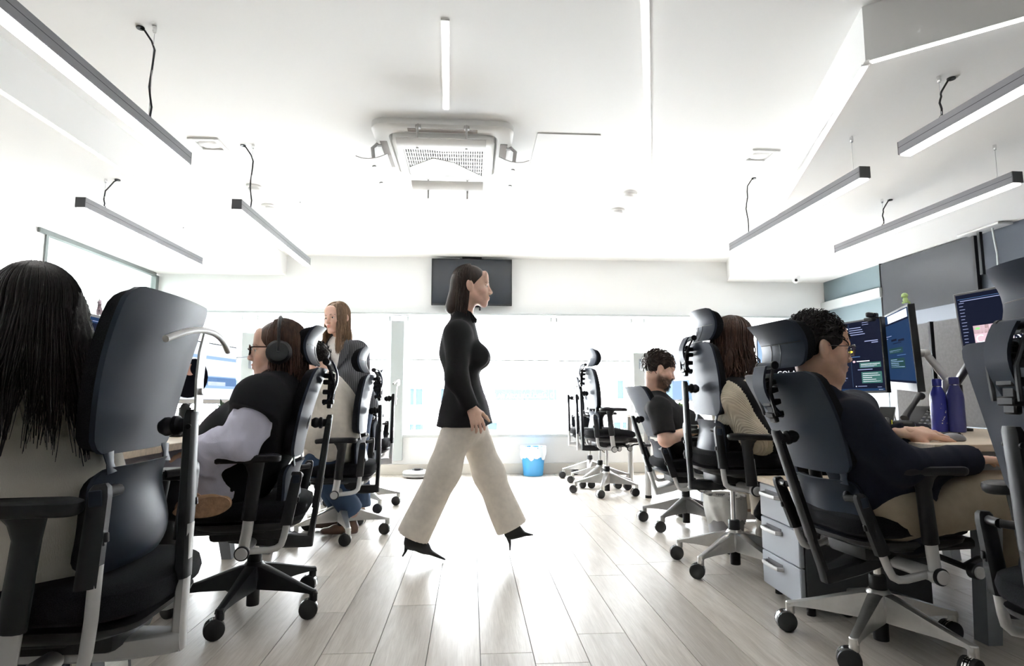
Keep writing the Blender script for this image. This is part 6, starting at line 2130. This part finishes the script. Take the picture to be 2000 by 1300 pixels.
# left desk bits
p = at(384, 836, 2.95); p.z = .742
t = thing('box', 'small blue and white box on the desk below the bright monitor', 'box', (p.x, p.y, .742), .2)
MB().box((0, 0, .016), (.13, .08, .03), bev=.001).build('carton', mat('blue_card', (.08, .22, .45), .5), t, 0)
MB().box((.045, -.041, .016), (.045, .003, .024)).build('label_panel', mat('cream_card', (.7, .66, .55), .6), t, 0)
def plant(label, p, n, h, col, seed):
    t = thing('potted_plant', label, 'plant', p)
    MB().lathe([(.035, 0), (.045, .07), (.04, .07), (.038, .06)], 20).build('pot', mat('terracotta_pot', (.35, .22, .15), .7), t)
    r = random.Random(seed)
    LM = mat('leaf_' + str(seed), col, .5)
    for k in range(n):
        a = r.uniform(0, 6.28); tl = r.uniform(.1, .8); L = h * r.uniform(.6, 1)
        d = Vector((math.cos(a) * math.sin(tl), math.sin(a) * math.sin(tl), math.cos(tl)))
        sd = d.cross(Vector((0, 0, 1))).normalized()
        b0 = Vector((0, 0, .06))
        m_ = MB()
        f_, b_ = [], []
        for j in range(5):
            v = j / 4
            c0 = b0 + d * L * v + Vector((0, 0, -.25 * L * v * v))
            w = .012 * math.sin(PI * min(1, .12 + .88 * v)) + .0008
            for i in (-1, 1):
                f_.append(c0 + sd * w * i); b_.append(c0 + sd * w * i - Vector((0, 0, .0012)))
        m_.slab(f_, b_, 2, 5); m_.build('leaf', LM, t, 60)
p = at(436, 824, 3.45); p.z = .742
plant('small dark green potted plant beside the bright left monitor', p, 26, .15, (.03, .08, .03), 1)
p = at(1330, 826, 4.6); p.z = .742
plant('small bright green potted plant on the bearded man desk', p, 22, .13, (.16, .32, .04), 2)
# computer under the near left desk
t = thing('computer_tower', 'dark blue-black computer case on the floor under the near left desk', 'computer', (-1.46, 2.12, 0), .1)
MB().box((0, 0, .23), (.40, .18, .44), bev=.006).build('case', mat('navy_case', (.025, .032, .05), .4), t, 0)
MB().box((.204, 0, .23), (.012, .17, .42), bev=.004).build('front_panel', BLK, t, 0)
MB().box((.211, .03, .36), (.004, .05, .014)).build('port_panel', ALUW, t, 0)
for sx in (-1, 1):
    for sy in (-1, 1): MB().lathe([(.014, 0), (.014, .012)], 10, Matrix.Translation((sx * .16, sy * .07, 0))).build('foot', RUB, t)

# drawer pedestal
t = thing('drawer_pedestal', 'grey steel three-drawer pedestal with a maple top beside the navy-sweater man', 'drawers', (onz(1490, 1135, .05).x + .005, 2.655, 0), math.radians(-2))
PG = mat('pedestal_grey', (.40, .43, .48), .45)
MB().box((.30, 0, .275), (.54, .345, .47), bev=.003).build('carcass', DGREY, t, 0)
MB().box((.285, 0, .524), (.58, .36, .026), bev=.002).build('top', WOOD, t, 0)
for k in range(3):
    z = .04 + .1555 * (k + .5) + .002
    o = MB().box((.014, 0, z), (.022, .35, .151), bev=.004).build('drawer', PG, t, 0)
    m_ = MB(); m_.tube([(.002, .125 - .0, z + .035), (-.022, .115, z + .035), (-.026, .08, z + .035), (-.026, .01, z + .035), (-.022, -.025, z + .035), (.002, -.035, z + .035)], .006, 8, sq=1.6, side=(0, 0, 1)); m_.build('handle', ALUW, o)
    MB().box((.0026, .045, z + .038), (.002, .14, .03)).build('handle_recess', mat('recess_grey', (.09, .09, .1), .6), o, 0)
MB().box((.0015, -.125, .455), (.004, .035, .022)).build('lock', BLK, t, 0)
for sx in (.06, .52):
    for sy in (-.14, .14): MB().lathe([(.018, 0), (.018, .042)], 12, Matrix.Translation((sx, sy, 0))).build('foot', BLK, t)

# bins
def bin_bag(name, label, x, y, r0, r1, h, m, bag, drop, n=36):
    t = thing(name, label, 'bin', (x, y, 0))
    MB().lathe([(r0 * .95, .0), (r0, .004), (r1, h), (r1 - .006, h), (r0 - .006, .01)], n, None, 0, True).build('bucket', m, t)
    rr = random.Random(3)
    rings = []
    for (z, k) in ((h - .05, -.012), (h + .006, -.004), (h + .012, .004), (h - drop * .35, .010), (h - drop * .7, .012), (h - drop, .006)):
        ring = []
        for i in range(n * 2):
            a = 2 * PI * i / (n * 2)
            rad = r0 + (r1 - r0) * max(0, z) / h + k + (.006 * math.sin(a * 9 + z * 30) + .004 * math.sin(a * 17 + 2 + z * 55)) * (1 if k > 0.003 else .4)
            ring.append(Vector((math.cos(a) * rad, math.sin(a) * rad, z + (.014 * math.sin(a * 5 + 1) + .008 * math.sin(a * 11) if z < h - drop * .9 else 0))))
        rings.append(ring)
    MB().loft(rings, 0, False).build('bin_liner', bag, t, 60)
BAG = mat('white_bin_liner', (.72, .72, .70), .45, bscale=25, bstr=.4)
BAGB = mat('clear_bin_liner', (.78, .86, .92), .35, bscale=25, bstr=.4)
bin_bag('waste_bin', 'grey waste bin with a white liner behind the woman in cream and black', at(1417, 1000, 3.85).x, 3.85, .105, .125, .27, mat('grey_bin_plastic', (.30, .30, .31), .4), BAG, .15)
bin_bag('waste_bin', 'translucent blue waste bin with a clear liner under the window', .735, 7.02, .115, .145, .33, mat('blue_bin_plastic', (.05, .30, .60), .25), BAGB, .13)
# robot vacuum on its spot by the pilaster
p = onz(818, 927, 0)
t = thing('robot_vacuum', 'round pale robot vacuum on the floor beside the grey pilaster', 'vacuum', (p.x, 6.95, 0))
MB().lathe([(.14, .015), (.165, .02), (.168, .06), (.155, .075), (.05, .078)], 36).build('body', mat('pale_grey_plastic', (.45, .46, .46), .35), t)
MB().lathe([(.170, .03), (.171, .045), (.170, .05)], 36).build('bumper', mat('mid_grey_plastic', (.2, .21, .21), .4), t)
MB().lathe([(.038, .077), (.036, .098), (.02, .10)], 20).build('turret', BLK, t)
MB().box((0, .05, .085), (.12, .05, .02), bev=.005).build('dust_lid', mat('mid_grey_plastic', (.2, .21, .21), .4), t, 0)
for sx in (-1, 1): MB().disc((sx * .11, 0, .02), (1, 0, 0), .02, .02, 14).build('wheel', RUB, t)
# cables on the floor by the near left chair
for nm, a, b, lab in (('cable', onz(214, 1262, .02), onz(170, 1400, 0), 'thin black cable dropping to the floor under the near left chair, thinner one'), ('cable', onz(268, 1255, .03), onz(255, 1400, 0), 'black cable with a small plug block under the near left chair')):
    t = thing(nm, lab, 'cable', (b.x, b.y, 0))
    q = Vector((b.x, b.y, 0))
    z_ = .13
    MB().tube([Vector((a.x, a.y, .13)) - q, Vector((a.x, a.y - .005, .05)) - q, Vector((a.x - .01, a.y - .03, .008)) - q, (b - q) + Vector((0, 0, .006))], .0045, 7).build('cord', BLK, t)
    if 'block' in lab: MB().box(Vector((a.x - .003, a.y - .012, .035)) - q, (.022, .016, .016), bev=.004).build('plug', BLK, t, 0)
